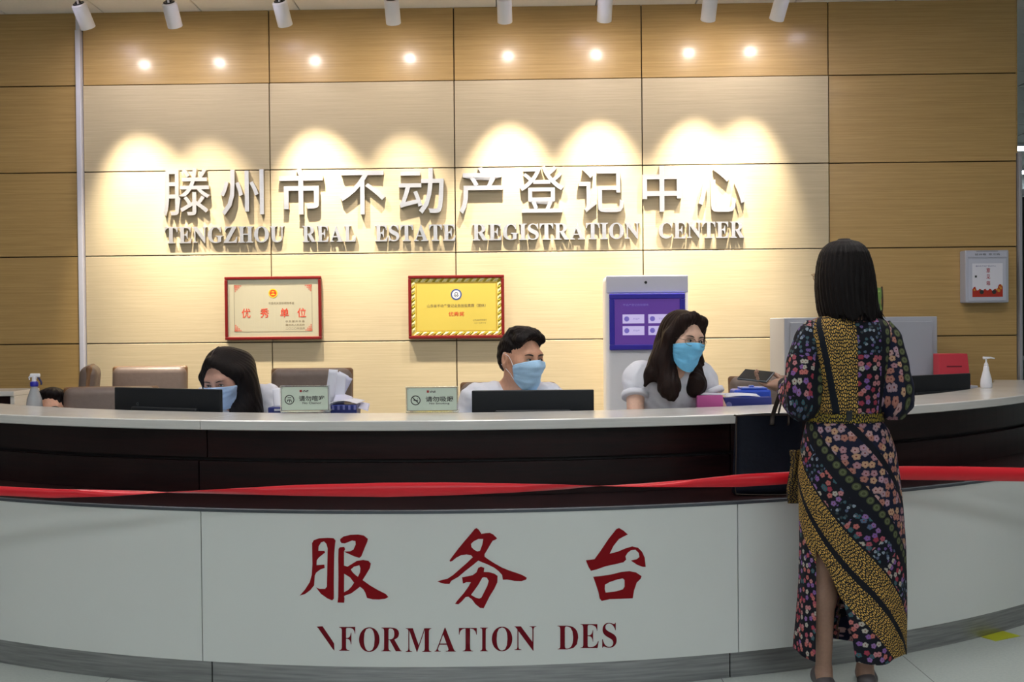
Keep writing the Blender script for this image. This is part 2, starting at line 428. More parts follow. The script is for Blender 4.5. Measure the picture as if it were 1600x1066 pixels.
# ---- ceiling light panels above the staff area and the public hall (out of frame)
def panel_light(x, y, sx, sy, e, colr, label):
    t = empty('ceiling_light', (x, y, CEIL_Z - .012), label, 'lamp', None)
    fr = bmesh.new()
    for (cx, cy, wx, wy) in ((0, sy / 2, sx + .04, .03), (0, -sy / 2, sx + .04, .03), (sx / 2, 0, .03, sy), (-sx / 2, 0, .03, sy)):
        bm_box(fr, (x + cx, y + cy, CEIL_Z - .012), (wx, wy, .022))
    bmobj('frame', fr, M_WHITEPLASTIC, t)
    box('diffuser', (x, y, CEIL_Z - .010), (sx - .03, sy - .03, .008), mat('diffuser_%g' % e, (1, 1, 1), emit=colr, es=e), t)
NAMES = ['left', 'middle', 'right']
for i, x in enumerate((-2.3, .1, 2.3)):
    panel_light(x, 4.35, 1.2, .6, DESK_PANEL, (1, .97, .95), 'square ceiling light panel over the staff area, %s one' % NAMES[i])
for j, y in enumerate((-4.2, -0.9)):
    for i, x in enumerate((-3.0, 0.2, 3.4)):
        panel_light(x, y, 2.4, 1.2, HALL_PANEL, (.88, .96, 1), 'square ceiling light panel over the public hall, %s, %s' % (['rear row', 'front row'][j], NAMES[i]))

for i, x in enumerate((-2.86, -1.64, .5, 2.07)):
    t = empty('recessed_downlight', (x, 6.4, CEIL_Z - .004), 'small round recessed ceiling downlight before the sign wall, %s' % ['leftmost', 'second from the left', 'third from the left', 'rightmost'][i], 'lamp')
    bm = bmesh.new(); lathe(bm, [(.062, -.001), (.085, -.001), (.085, -.006), (.062, -.008)], (x, 6.4, CEIL_Z), 28); bmobj('rim', bm, M_WHITEPLASTIC, t)
    bm = bmesh.new(); bm_cyl(bm, (x, 6.4, CEIL_Z - .011), (x, 6.4, CEIL_Z - .009), .060); bmobj('diffuser', bm, mat('cool_downlight', (1, 1, 1), emit=(.86, .80, 1), es=70), t)
# ================================================================== TRACK SPOTS
lamp_px = [((118, 8), (138, 44)), ((263, 4), (274, 42)), ((437, 2), (446, 40)), ((610, 2), (615, 37)), ((787, -2), (789, 35)), ((943, -3), (944, 33)), ((1113, -6), (1106, 32)), ((1222, -8), (1213, 31))]
M_LAMPW = mat('white_lamp_enamel', (.84, .84, .90), .35)
M_LAMPE = mat('spot_lens_glow', (1, 1, 1), emit=(1, .90, .88), es=260)
track = empty('light_track', (0, 6.55, CEIL_Z - .01), 'white ceiling track rail carrying the row of wall spotlights', 'rail')
box('rail', (-.2, 6.52, CEIL_Z - .015), (6.6, .035, .03), M_LAMPW, track, .003)
AIM = [(258, 1.60, 1.0), (345, 1.35, .7), (523, 1.60, 1.15), (640, 1.35, .7), (800, 1.62, 1.15), (932, 1.62, 1.1), (1078, 1.60, 1.0), (1128, 1.55, .85)]
for i, ((tx, ty), (bx, by)) in enumerate(lamp_px):
    face = at(bx, by, 6.84); X = face.x
    ux = wpx(AIM[i][0], 300)[0]; back = Vector((X - (ux - X) * .085, 6.84 - .080, face.z + .122))
    ax = (face - back).normalized()
    where = ['leftmost, in front of the white trim strip', 'second from the left', 'third from the left', 'fourth from the left, above 动', 'fifth from the left, near the middle', 'third from the right', 'second from the right', 'rightmost of the row'][i]
    t = empty('track_spotlight', (X, 6.45, CEIL_Z - .03), 'white cylinder spotlight on the ceiling track, ' + where, 'lamp', 'spotlights along the ceiling track')
    # housing: hollow at the front
    q = ax.to_track_quat('Z', 'Y').to_matrix().to_4x4(); T = Matrix.Translation(back) @ q; Lh = (face - back).length
    bm = bmesh.new()
    lathe(bm, [(.030, -.006), (.044, 0), (.046, .006), (.046, Lh - .002), (.044, Lh), (.038, Lh), (.034, Lh - .02), (.030, Lh - .024)], (0, 0, 0), 28, None)
    bm.transform(T); h_ = bmobj('housing', bm, M_LAMPW, t, smooth=False)
    for p in h_.data.polygons: p.use_smooth = abs((p.normal).dot(ax)) < .5
    bm = bmesh.new(); bm_cyl(bm, back + ax * (Lh - .018), back + ax * (Lh - .014), .030); bmobj('lens', bm, M_LAMPE, t)
    bm = bmesh.new(); bm_cyl(bm, back + ax * -.010, back + ax * -.004, .034); bm_cyl(bm, back + ax * -.02, back + ax * -.006, .018); bmobj('back_cap', bm, M_BLACK, t)
    bm = bmesh.new(); mid = back + ax * .04; tube(bm, catmull([mid + Vector((0.0, -.040, .02)), mid + Vector((0, -.075, .06)), (X, 6.56, CEIL_Z - .05), (X, 6.52, CEIL_Z - .03)], 4), .007, 8)
    bm_box(bm, (X, 6.52, CEIL_Z - .045), (.10, .032, .03), None, .004, 1); bmobj('bracket', bm, M_LAMPW, t)
    ld = bpy.data.lights.new('spot_beam', 'SPOT'); ld.energy = SPOT_W * AIM[i][2]; ld.color = SPOT_COL; ld.spot_size = math.radians(51); ld.spot_blend = 1.0; ld.shadow_soft_size = .022
    lo = bpy.data.objects.new('spot_beam', ld); COL.objects.link(lo); lo.parent = t
    aim = wp(wpx(AIM[i][0], 300)[0], AIM[i][1], .03); pos = face + ax * .004
    mw = Matrix.Translation(pos) @ (aim - pos).to_track_quat('-Z', 'Y').to_matrix().to_4x4()
    lo.matrix_basis = parent_world(t).inverted() @ mw

# ================================================================== COUNTER
ctr = empty('reception_counter', (CCX, CCY - 4.1, 0), 'long curved reception counter with white top, dark mahogany band and white front printed in red', 'counter')
A0, A1 = -math.radians(69), math.radians(69)
def arc_part(name, a0, a1, prof, m, parent, n=None, bev=0):
    """sweep a closed profile of (R,z) along the counter arc"""
    n = n or max(4, int(abs(a1 - a0) / math.radians(1.1)))
    vs, fs = [], []; k = len(prof)
    for i in range(n + 1):
        a = a0 + (a1 - a0) * i / n
        for R, z in prof: vs.append(cyl_pt(a, R, z))
    for i in range(n):
        for j in range(k):
            l = (j + 1) % k; fs.append((i * k + j, i * k + l, (i + 1) * k + l, (i + 1) * k + j))
    fs.append(tuple(range(k))[::-1]); fs.append(tuple(n * k + j for j in range(k)))
    bm = bmesh.new(); me = bpy.data.meshes.new(name); me.from_pydata([tuple(v) for v in vs], [], fs); bm.from_mesh(me); bpy.data.meshes.remove(me)
    o = bmobj(name, bm, m, parent); return o
def cuts(lst, R, g):
    """angles of seams given as pixels"""
    an = [A0] + [cyl_ang(cyl_hit(x, y, R)) for x, y in lst] + [A1]
    return [(an[i] + (g if i else 0), an[i + 1] - (g if i < len(an) - 2 else 0)) for i in range(len(an) - 1)]
sp = 1155 - 313
RT, RW, RB = 4.02, 4.318, 3.618
for a, b in cuts([(313, 665), (1155, 655)], RT, .0004):
    e = .004
    arc_part('counter_top', a, b, [(RB, .962), (RB, .996), (RB + e, 1.0), (RT - e, 1.0), (RT, .996), (RT, .962), (RT - e, .9588), (RB + e, .9588)], M_TOP, ctr)
for a, b in cuts([(324, 700), (1141, 690)], 3.95, .0008):
    arc_part('upper_band', a, b, [(3.90, .838), (3.95, .838), (3.95, .9586), (3.90, .9586)], M_DARKWOOD, ctr)
arc_part('groove', A0, A1, [(3.88, .824), (3.93, .824), (3.93, .8378), (3.88, .8378)], mat('shadow_groove', (.008, .005, .005), .6), ctr)
for a, b in cuts([(311, 740), (1141, 730)], 3.97, .0008):
    arc_part('lower_band', a, b, [(3.90, .690), (3.97, .690), (3.97, .8238), (3.90, .8238)], M_DARKWOOD, ctr)
arc_part('ledge', A0, A1, [(3.90, .676), (RW - .0105, .676), (RW - .0105, .6892), (3.90, .6892)], M_DARKWOOD, ctr)
arc_part('ledge_strip', A0, A1, [(RW - .010, .6762), (RW + .003, .6762), (RW + .003, .687), (RW - .002, .6898), (RW - .010, .6898)], M_LEDGE, ctr)
fronts = []
for a, b in cuts([(315, 900), (1153, 880)], RW, .0005):
    fronts.append(arc_part('front_panel', a, b, [(RW - .03, .0995), (RW, .0995), (RW, .6758), (RW - .03, .6758)], M_WHITEPANEL, ctr))
for a, b in cuts([(332, 1045), (1140, 1040)], RW - .012, .0006):
    arc_part('kick_plate', a, b, [(RW - .04, 0.0), (RW - .010, 0.0), (RW - .010, .099), (RW - .04, .099)], M_STEEL, ctr)
# carcass behind the fronts
arc_part('carcass', A0 + .002, A1 - .002, [(3.72, 0.002), (RW - .042, .002), (RW - .042, .675), (3.895, .675), (3.895, .958), (3.72, .958)], M_DARKWOOD, ctr)
# inner work desk
desk = empty('work_desk', (CCX, CCY - 3.4, 0), 'curved lower work desk behind the reception counter where the monitors stand', 'desk')
arc_part('desk_top', A0, A1, [(3.40, .715), (3.70, .715), (3.70, .74), (3.40, .74)], mat('desk_laminate', (.45, .42, .38), .4), desk)
for k in (-.95, -.45, -.12, .21, .55, .9):
    arc_part('side_panel', k - .008, k + .008, [(3.46, 0), (3.68, 0), (3.68, .714), (3.46, .714)], M_DARKWOOD, desk, n=2)

# ---- red characters on the middle front panel
def on_front(me, off=.0015, cutx=None):
    bm = bmesh.new(); bm.from_mesh(me)
    xs = [v.co.x for v in bm.verts]; x = min(xs) + 12
    while x < max(xs):
        bmesh.ops.bisect_plane(bm, geom=bm.verts[:] + bm.edges[:] + bm.faces[:], plane_co=(x, 0, 0), plane_no=(1, 0, 0)); x += 12
    for v in bm.verts:
        v.co = cyl_hit(v.co.x, -v.co.y, RW + off)
    return bm
FU = [(5, 4.845, 450, 820, [
 [[(88,538),(130,490),(165,435),(180,380),(185,300),(183,200),(182,140),(195,118),(235,104),(300,100),(345,103),(360,120),(355,160),(350,220),(348,330),(347,450),(347,560),(335,574),(300,560),(250,525),(212,475),(240,487),(280,487),(294,470),(296,380),(298,260),(300,180),(290,145),(272,127),(250,135),(232,165),(230,198),(276,198),(280,212),(260,228),(235,248),(218,270),(216,308),(275,303),(278,328),(245,340),(215,362),(203,385),(200,430),(198,460),(170,495),(130,525)]],
 [[(382,185),(392,172),(425,168),(433,185),(424,205),(424,310),(450,318),(480,300),(520,275),(570,268),(610,275),(627,295),(620,330),(590,380),(565,420),(620,460),(680,495),(740,525),(760,548),(735,562),(690,567),(640,566),(598,555),(585,515),(570,490),(545,470),(520,490),(480,520),(425,540),(428,560),(425,592),(375,590),(380,550),(382,400),(380,260)],
  [(475,340),(500,318),(540,308),(548,330),(545,360),(530,395),(515,385),(490,362)], [(425,372),(470,400),(500,440),(480,470),(455,495),(424,512)]],
 [[(395,110),(420,90),(470,78),(530,75),(575,83),(605,108),(600,130),(575,190),(555,240),(540,252),(500,240),(424,205),(470,202),(495,190),(512,150),(510,125),(485,120),(450,135),(430,142),(405,140),(395,125)]]]),
 (6, 7.105, 660, 820, [
 [[(300,400),(335,350),(400,265),(470,180),(540,100),(580,50),(600,38),(625,55),(655,103),(700,95),(750,92),(785,108),(830,152),(815,165),(780,180),(755,220),(720,280),(690,330),(690,355),(730,385),(800,430),(880,475),(960,508),(1050,538),(1110,560),(1160,590),(1150,612),(1100,628),(1020,625),(940,610),(893,612),(885,560),(850,520),(800,480),(720,440),(680,425),(620,400),(560,450),(470,520),(400,580),(320,625),(300,660),(250,658),(200,645),(165,630),(200,620),(280,600),(340,560),(420,490),(500,420),(560,362),(540,340),(490,332),(430,340),(380,365),(330,405),(310,412)],
  [(540,215),(570,185),(620,160),(675,160),(665,220),(640,290),(610,298),(575,280),(545,250)]],
 [[(440,585),(500,575),(560,560),(600,530),(620,480),(650,467),(688,480),(682,525),(740,528),(800,545),(835,570),(832,640),(800,710),(750,790),(720,850),(680,930),(640,925),(590,885),(550,830),(510,800),(480,805),(440,850),(400,885),(362,880),(390,840),(460,760),(510,690),(538,640),(490,640),(450,655)],
  [(665,590),(685,583),(715,590),(735,625),(720,680),(690,740),(655,810),(630,822),(590,810),(540,780),(570,740),(620,670)]]]),
 (7, 4.845, 740, 820, [
 [[(850,270),(915,262),(960,200),(1020,110),(1080,35),(1100,25),(1135,45),(1168,75),(1140,88),(1100,110),(1060,160),(1030,220),(1090,205),(1150,180),(1200,165),(1245,175),(1275,205),(1295,250),(1303,320),(1280,320),(1240,305),(1190,272),(1235,262),(1255,245),(1250,215),(1225,190),(1190,195),(1165,215),(1150,240),(1155,265),(1135,285),(1080,298),(1000,315),(930,340),(888,350),(870,320)]],
 [[(905,395),(960,390),(1040,378),(1120,358),(1180,352),(1230,362),(1272,390),(1265,410),(1235,440),(1215,500),(1205,558),(1120,562),(1030,565),(970,578),(955,560),(945,510),(925,450)],
  [(995,455),(1030,435),(1090,415),(1130,408),(1143,420),(1143,470),(1130,490),(1080,505),(1000,515),(993,490)]]])]
def join_bms(bms):
    out = bmesh.new()
    for b in bms:
        me = bpy.data.meshes.new('j'); b.to_mesh(me); b.free(); out.from_mesh(me); bpy.data.meshes.remove(me)
    return out
def face_cam(bm, ref):
    for f in bm.faces:
        if f.normal.dot(ref - f.calc_center_median()) < 0: f.normal_flip()
pf = fronts[1]
for lab, (_, s, ox, oy, polys) in zip(('服', '务', '台'), FU):
    bms = [on_front(poly_mesh([[(x / s + ox, -(y / s + oy)) for x, y in L] for L in P])) for P in polys]
    bm = join_bms(bms); bm.normal_update(); face_cam(bm, CAM)
    o = bmobj('character', bm, M_RED, pf, fixn=False); o['label'] = 'dark red brush-style character ' + lab
M_RED2 = mat('dark_red_print', srgb(112, 2, 22), .5, spec=.2)
def letter_px(ch, x0, x1, yt, yb, slope=0):
    me, w, h = text_mesh(bold(ch), offset=-.006)
    T = Matrix.Translation(((x0 + x1) / 2, -(yt + yb) / 2, 0)) @ Matrix.Diagonal(((x1 - x0) / w, (yb - yt) / h, 1, 1)); me.transform(T)
    bm = on_front(me); bm.normal_update(); face_cam(bm, CAM)
    bmobj('letter', bm, M_RED2, pf, fixn=False)
for ch, x0, x1, yt, yb in [('F', 530, 555, 980, 1017), ('O', 561, 593, 980.5, 1019), ('R', 596, 628, 981, 1018), ('M', 634, 674, 982, 1019), ('A', 679, 712, 981, 1018.5),
        ('T', 717, 745, 981.5, 1018), ('I', 750, 762.5, 981, 1018), ('O', 768.5, 800.5, 979.5, 1018), ('N', 804, 838, 979, 1017), ('D', 871, 903.5, 978, 1015), ('E', 907, 935.5, 975.5, 1013), ('S', 941, 963.5, 973.5, 1012.5)]:
    letter_px(ch, x0, x1, yt, yb)
bm = on_front(poly_mesh([[(x, -y) for x, y in [(494.5,979.5),(504,978.8),(519,1001),(522,1006),(522.5,1017),(519.5,1014),(500,986),(497,981.5)]]])); bm.normal_update(); face_cam(bm, CAM)
o = bmobj('letter', bm, M_RED2, pf, fixn=False); o['label'] = 'remaining diagonal stroke of a peeled letter N'

# ---- red ribbon barrier
def ribbon():
    key = [(-160, 757, 776, 4.02), (0, 760, 774.5, 4.02), (80, 764, 778.5, 4.01), (170, 766, 776, 4.0), (235, 767.5, 771.5, 4.0), (275, 770.5, 768.5, 4.0), (330, 771.5, 765.5, 4.0), (460, 775, 758, 4.0), (600, 777, 754.5, 4.0),
           (700, 774.5, 754, 4.0), (800, 770, 755.5, 4.0), (880, 765, 757.5, 4.01), (930, 760, 759.5, 4.02), (1000, 756, 761, 4.06), (1080, 749.5, 761.5, 4.12), (1160, 741, 761, 4.17), (1240, 737, 756, 4.2), (1330, 731, 752, 4.22), (1410, 728.5, 750, 4.25), (1500, 729, 751, 4.3), (1600, 731, 752.5, 4.34), (1760, 734, 755, 4.4)]
    xs = [k[0] for k in key]; N = 220; vs = []; fs = []
    for i in range(N + 1):
        x = xs[0] + (xs[-1] - xs[0]) * i / N
        a = np.interp(x, xs, [k[1] for k in key]); b = np.interp(x, xs, [k[2] for k in key]); d = np.interp(x, xs, [k[3] for k in key])
        half = .029 * FPX / d / 2; hv = (b - a) / 2; dd = math.sqrt(max(0, half**2 - hv**2)) * d / FPX
        p = at(x, a, d + dd * .8); q = at(x, b, d - dd * .8)
        vs += [p, (p + q) / 2 + Vector((0, -.0008, 0)), q]
    for i in range(N):
        for j in range(2): fs.append((i * 3 + j, i * 3 + j + 1, i * 3 + j + 4, i * 3 + j + 3))
    o = pyobj('ribbon_barrier', vs, fs, mat('red_satin_ribbon', srgb(228, 12, 36), .34, sheen=.3), None, True)
    md = o.modifiers.new('t', 'SOLIDIFY'); md.thickness = .0008; md.offset = 0
    tag(o, 'long twisted red satin ribbon stretched in front of the counter', 'ribbon')
ribbon()
# ================================================================== WALL SIGN
SG = .028   # face of the pale panels
sg = empty('wall_sign', wp(-.35, 2.1, .05), 'large metal Chinese characters of the centre name mounted on the pale wall panels', 'sign')
zmid = wpx(712, 303)[1]; ppm = (wpx(1163, 303)[0] - wpx(258, 303)[0]) / 905
def sign_glyph(txt, u0, u1, z0, z1, depth, offset, parent, name):
    me, w, h = text_mesh(txt, extrude=.5, offset=offset)      # extrude .5 -> thickness 1
    T = wall_frame((u0 + u1) / 2, (z0 + z1) / 2, SG + .0015 + depth / 2) @ Matrix.Diagonal(((u1 - u0) / w, (z1 - z0) / h, depth, 1))
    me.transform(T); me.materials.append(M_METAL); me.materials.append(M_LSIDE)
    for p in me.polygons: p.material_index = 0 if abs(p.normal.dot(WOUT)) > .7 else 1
    return link_mesh(name, me, None, parent)
for ch, x0, x1, y0, y1 in [('滕', 257, 330, 264, 338), ('州', 346, 414, 266, 337), ('市', 438, 506, 264, 336), ('不', 532, 603, 268, 336), ('动', 624, 694, 264, 335),
        ('产', 718, 786, 262, 335), ('登', 812, 881, 260, 333), ('记', 904, 974, 262, 333), ('中', 1003, 1064, 260, 332), ('心', 1090, 1163, 262, 332)]:
    u0 = wpx(x0, 300, SG)[0]; u1 = wpx(x1, 300, SG)[0]; xc = (x0 + x1) / 2
    z1 = wpx(xc, y0, SG)[1]; z0 = wpx(xc, y1, SG)[1]
    sign_glyph(ch, u0, u1, z0, z1, .032, {'市': .013, '中': .012, '动': .007, '登': .005, '产': .008}.get(ch, .004), sg, 'character')
se = empty('wall_sign', wp(-.35, 1.98, .05), 'row of smaller metal serif letters in English below the Chinese wall characters', 'sign')
for word, x0, x1 in [('TENGZHOU', 258, 446), ('REAL', 473, 558), ('ESTATE', 586, 713), ('REGISTRATION', 738, 1000), ('CENTER', 1028, 1163)]:
    wid = {'T': .93, 'E': .93, 'N': 1.02, 'G': 1.05, 'Z': .95, 'H': 1.07, 'O': 1.03, 'U': 1.02, 'R': 1.03, 'A': 1.03, 'L': .93, 'S': .78, 'I': .55, 'C': 1.0}
    tot = sum(wid[c] for c in word); x = x0
    for c in word:
        w = (x1 - x0) * wid[c] / tot; u0 = wpx(x + .5, 365, SG)[0]; u1 = wpx(x + w - .8, 365, SG)[0]; xc = x + w / 2; sl = -.0098 * (xc - 712)
        sign_glyph(bold(c), u0, u1, wpx(xc, 376.5 + sl, SG)[1], wpx(xc, 351 + sl, SG)[1], .020, .006, se, 'letter'); x += w

# ================================================================== PLAQUES
M_FRAME = mat('red_lacquer_frame', srgb(112, 14, 12), .3, coat=.3)
M_INK_R = mat('red_ink', srgb(205, 60, 30), .5); M_INK_K = mat('brown_ink', srgb(110, 90, 60), .5); M_INK = mat('black_ink', (.02, .02, .02), .5)
def wall_box(name, F, u, v, su, sv, o0, o1, m, parent, bev=.0):
    bm = bmesh.new(); bm_box(bm, (u, v, (o0 + o1) / 2), (su, sv, o1 - o0), F, bev, 2); return bmobj(name, bm, m, parent)
def disc(F, u, v, r, o, seg=24, inner=0):
    bm = bmesh.new(); 
    if inner:
        a = [bm.verts.new(F @ Vector((u + r * math.cos(t), v + r * math.sin(t), o))) for t in np.linspace(0, 2 * math.pi, seg, endpoint=False)]
        b = [bm.verts.new(F @ Vector((u + inner * math.cos(t), v + inner * math.sin(t), o))) for t in np.linspace(0, 2 * math.pi, seg, endpoint=False)]
        for i in range(seg): bm.faces.new((a[i], a[(i + 1) % seg], b[(i + 1) % seg], b[i]))
    else:
        bm.faces.new([bm.verts.new(F @ Vector((u + r * math.cos(t), v + r * math.sin(t), o))) for t in np.linspace(0, 2 * math.pi, seg, endpoint=False)])
    return bm
def star(bm, F, u, v, r, o, rot=0):
    P = []
    for i in range(10):
        rr = r if i % 2 == 0 else r * .4; a = math.pi / 2 + i * math.pi / 5 + rot; P.append(bm.verts.new(F @ Vector((u + rr * math.cos(a), v + rr * math.sin(a), o))))
    c = bm.verts.new(F @ Vector((u, v, o)))
    for i in range(10): bm.faces.new((P[i], P[(i + 1) % 10], c))
def T_(F, u, v, o): return F @ Matrix.Translation((u, v, o))
def plaque(xl, xr, yt, yb, label, plate):
    xc, yc = (xl + xr) / 2, (yt + yb) / 2
    u0 = wpx(xl, yc, .06)[0]; u1 = wpx(xr, yc, .06)[0]; z1 = wpx(xc, yt, .06)[1]; z0 = wpx(xc, yb, .06)[1]
    w, h = u1 - u0, z1 - z0
    t = empty('award_plaque', wp((u0 + u1) / 2, z0, .05), label, 'plaque')
    F = wall_frame((u0 + u1) / 2, (z0 + z1) / 2, SG + .002)
    fw = .020; bm = bmesh.new()
    for (cx, cy, sx, sy) in ((0, h / 2 - fw / 2, w, fw), (0, -h / 2 + fw / 2, w, fw), (-w / 2 + fw / 2, 0, fw, h - 2 * fw), (w / 2 - fw / 2, 0, fw, h - 2 * fw)):
        bm_box(bm, (cx, cy, .016), (sx, sy, .032), F, .004, 2)
    bmobj('frame', bm, M_FRAME, t)
    wall_box('plate', F, 0, 0, w - 2 * fw + .004, h - 2 * fw + .004, .004, .022, plate, t)
    return t, F, w - 2 * fw, h - 2 * fw
M_PLATE1 = mat('pale_gold_plate', (.80, .72, .52), .33, metal=.55, bump=((300, 3, 3), .1, .02))
M_PLATE2 = mat('gold_plate', (.80, .62, .12), .33, metal=.4)
t, F, w, h = plaque(351, 502, 432, 531, 'pale gold award plaque in red frame reading 优秀单位, left one on the wall', M_PLATE1)
bd = bmesh.new(); bw, bh, o = w * .43, h * .41, .0228
for (cx, cy, sx, sy) in ((0, bh, 2 * bw, .0016), (0, -bh, 2 * bw, .0016), (-bw, 0, .0016, 2 * bh), (bw, 0, .0016, 2 * bh)): bm_box(bd, (cx, cy, o), (sx, sy, .0004), F)
bmobj('printed_border', bd, M_INK_K, t)
cm = bmesh.new()
for sx in (-1, 1):
    for sy in (-1, 1):
        for k in range(4):
            for l in range(4 - k):
                rr = .0065 - .0008 * (k + l); c = (sx * (bw - .008 - k * .0115), sy * (bh - .008 - l * .0115), o + .0003)
                d = disc(F, c[0], c[1], rr, c[2], 10, rr * .5); me = bpy.data.meshes.new('j'); d.to_mesh(me); d.free(); cm.from_mesh(me); bpy.data.meshes.remove(me)
tag(bmobj('corner_ornament', cm, M_INK_R, t, fixn=False), kind='stuff')
em = disc(F, 0, h * .26, .030, o + .0002, 32); bmobj('emblem', em, mat('emblem_red', srgb(225, 60, 20), .4), t, fixn=False)
em = disc(F, 0, h * .26, .030, o + .0005, 32, .0235)
star(em, F, 0, h * .26 + .010, .008, o + .0006)
for a in (-1.1, -.4, .4, 1.1): star(em, F, .014 * math.sin(a), h * .26 + .009 - .012 * math.cos(a) * .6 + .004, .0035, o + .0006)
bm_box(em, (0, h * .26 - .009, o + .0004), (.026, .006, .0004), F); bm_box(em, (0, h * .26 - .004, o + .0004), (.014, .004, .0004), F)
bmobj('emblem_detail', em, mat('emblem_gold', srgb(245, 190, 50), .4), t, fixn=False)
for ch, cx in zip('优秀单位', (-.30, -.095, .125, .315)): print_text('printed_character', ch, T_(F, cx * w, -h * .085, o + .0004), .058, .062, M_INK_R, t, .008)
print_text('printed_line', '市直机关目标绩效考核', T_(F, w * .09, h * .085, o), .17, .016, M_INK_K, t)
for k, s in enumerate(['中 共 滕 州 市 委', '滕州市人民政府', '二〇二〇年四月']): print_text('printed_line', s, T_(F, w * .24, -h * (.235 + .062 * k), o), .125, .015, M_INK_K, t)

t, F, w, h = plaque(638, 788, 430, 529, 'bright gold award plaque in red frame reading 优秀奖 with round blue emblem', M_PLATE2)
# twisted-rope border of alternate bright/dark beads
M_G1 = mat('bright_gold_bead', (1.0, .90, .42), .25, metal=.3); M_G2 = mat('olive_gold_bead', (.42, .34, .03), .35, metal=.5)
b1, b2 = bmesh.new(), bmesh.new(); nb = 0
def rope(bm, u, v, L, horiz):
    s = L * .5
    pts = [(u - s * .9, v - .012), (u - s * .0, v - .012), (u + s * .9, v + .012), (u + s * .0, v + .012)] if horiz else [(u - .012, v - s * .9), (u - .012, v - s * .0), (u + .012, v + s * .9), (u + .012, v + s * .0)]
    for k in range(4):
        pass
    vs = [bm.verts.new(F @ Vector((x, y, .0225))) for x, y in pts]; c = bm.verts.new(F @ Vector((u, v, .0265)))
    for k in range(4): bm.faces.new((vs[k], vs[(k + 1) % 4], c))
for k in range(12):
    L = (w - .02) / 12; u = -w / 2 + .01 + L * (k + .5)
    for v in (h / 2 - .012, -h / 2 + .012): rope(b1, u, v, L * 1.1, True); rope(b2, u + L / 2, v, L * .8, True)
for k in range(8):
    L = (h - .03) / 8; v = -h / 2 + .015 + L * (k + .5)
    for u in (-w / 2 + .012, w / 2 - .012): rope(b1, u, v, L * 1.1, False); rope(b2, u, v + L / 2, L * .8, False)
tag(bmobj('rope_border', b1, M_G1, t), kind='stuff'); tag(bmobj('rope_border', b2, M_G2, t), kind='stuff')
db = bmesh.new()
for k in range(60):
    u = -w / 2 + .036 + (w - .072) * k / 59
    for v in (h / 2 - .030, -h / 2 + .030): bm_box(db, (u, v, .0226), (.0045, .006, .0006), F)
for k in range(34):
    v = -h / 2 + .034 + (h - .068) * k / 33
    for u in (-w / 2 + .032, w / 2 - .032): bm_box(db, (u, v, .0226), (.006, .0045, .0006), F)
tag(bmobj('printed_border', db, mat('orange_gold_ink', srgb(190, 140, 25), .4), t), kind='stuff')
o = .0228
bmobj('emblem', disc(F, 0, h * .215, .036, o, 32), mat('emblem_blue', srgb(52, 74, 140), .4), t, fixn=False)
bmobj('emblem_field', disc(F, 0, h * .215, .027, o + .0003, 32), mat('emblem_white', (.85, .85, .9), .4), t, fixn=False)
em = disc(F, 0, h * .215 + .004, .012, o + .0006, 20, .007)
for s in (-1, 1):
    vs = [em.verts.new(F @ Vector((s * x, h * .215 + y, o + .0006))) for x, y in ((.002, -.020), (.016, -.008), (.017, -.001), (.008, -.008), (.002, -.013))]; em.faces.new(vs)
bmobj('emblem_detail', em, mat('emblem_navy', srgb(40, 50, 80), .4), t, fixn=False)
print_text('printed_line', '山东省不动产登记业务技能竞赛（团体）', T_(F, 0, h * .02, o), .385, .022, M_INK_K, t, .006)
print_text('printed_line', '优秀奖', T_(F, 0, -h * .125, o), .105, .030, M_INK_R, t, .01)
print_text('printed_line', '山东省自然资源厅', T_(F, w * .26, -h * .235, o), .09, .012, M_INK_K, t)
print_text('printed_line', '二〇一九年十月', T_(F, w * .26, -h * .285, o), .075, .010, M_INK_K, t)

# ================================================================== SUGGESTION BOX
u0 = wpx(1509, 432, .12)[0]; u1 = wpx(1577, 432, .12)[0]; z1 = wpx(1543, 391, .12)[1]; z0 = wpx(1543, 473, .12)[1]
w, h = u1 - u0, z1 - z0; t = empty('suggestion_box', wp((u0 + u1) / 2, z0, .08), 'grey metal wall box with white poster and red characters 意见箱', 'box')
F = wall_frame((u0 + u1) / 2, (z0 + z1) / 2, .018); M_BOXG = mat('grey_painted_steel', (.44, .46, .54), .4)
bm = bmesh.new(); bm_box(bm, (0, 0, .0485), (w, h, .095), F, .006, 2); bmobj('body', bm, M_BOXG, t)
wall_box('door', F, 0, -.022, w * .86, h * .80, .0965, .101, mat('grey_door_light', (.50, .52, .62), .4), t, .002)
wall_box('top_flap', F, 0, h * .42, w * .9, h * .11, .0965, .1, mat('grey_door_light', (.50, .52, .62), .4), t, .002)
pw, ph = w * .70, h * .64; pc = (0, -.024)
wall_box('poster', F, pc[0], pc[1], pw, ph, .1012, .1018, mat('poster_white', (.72, .72, .80), .45), t)
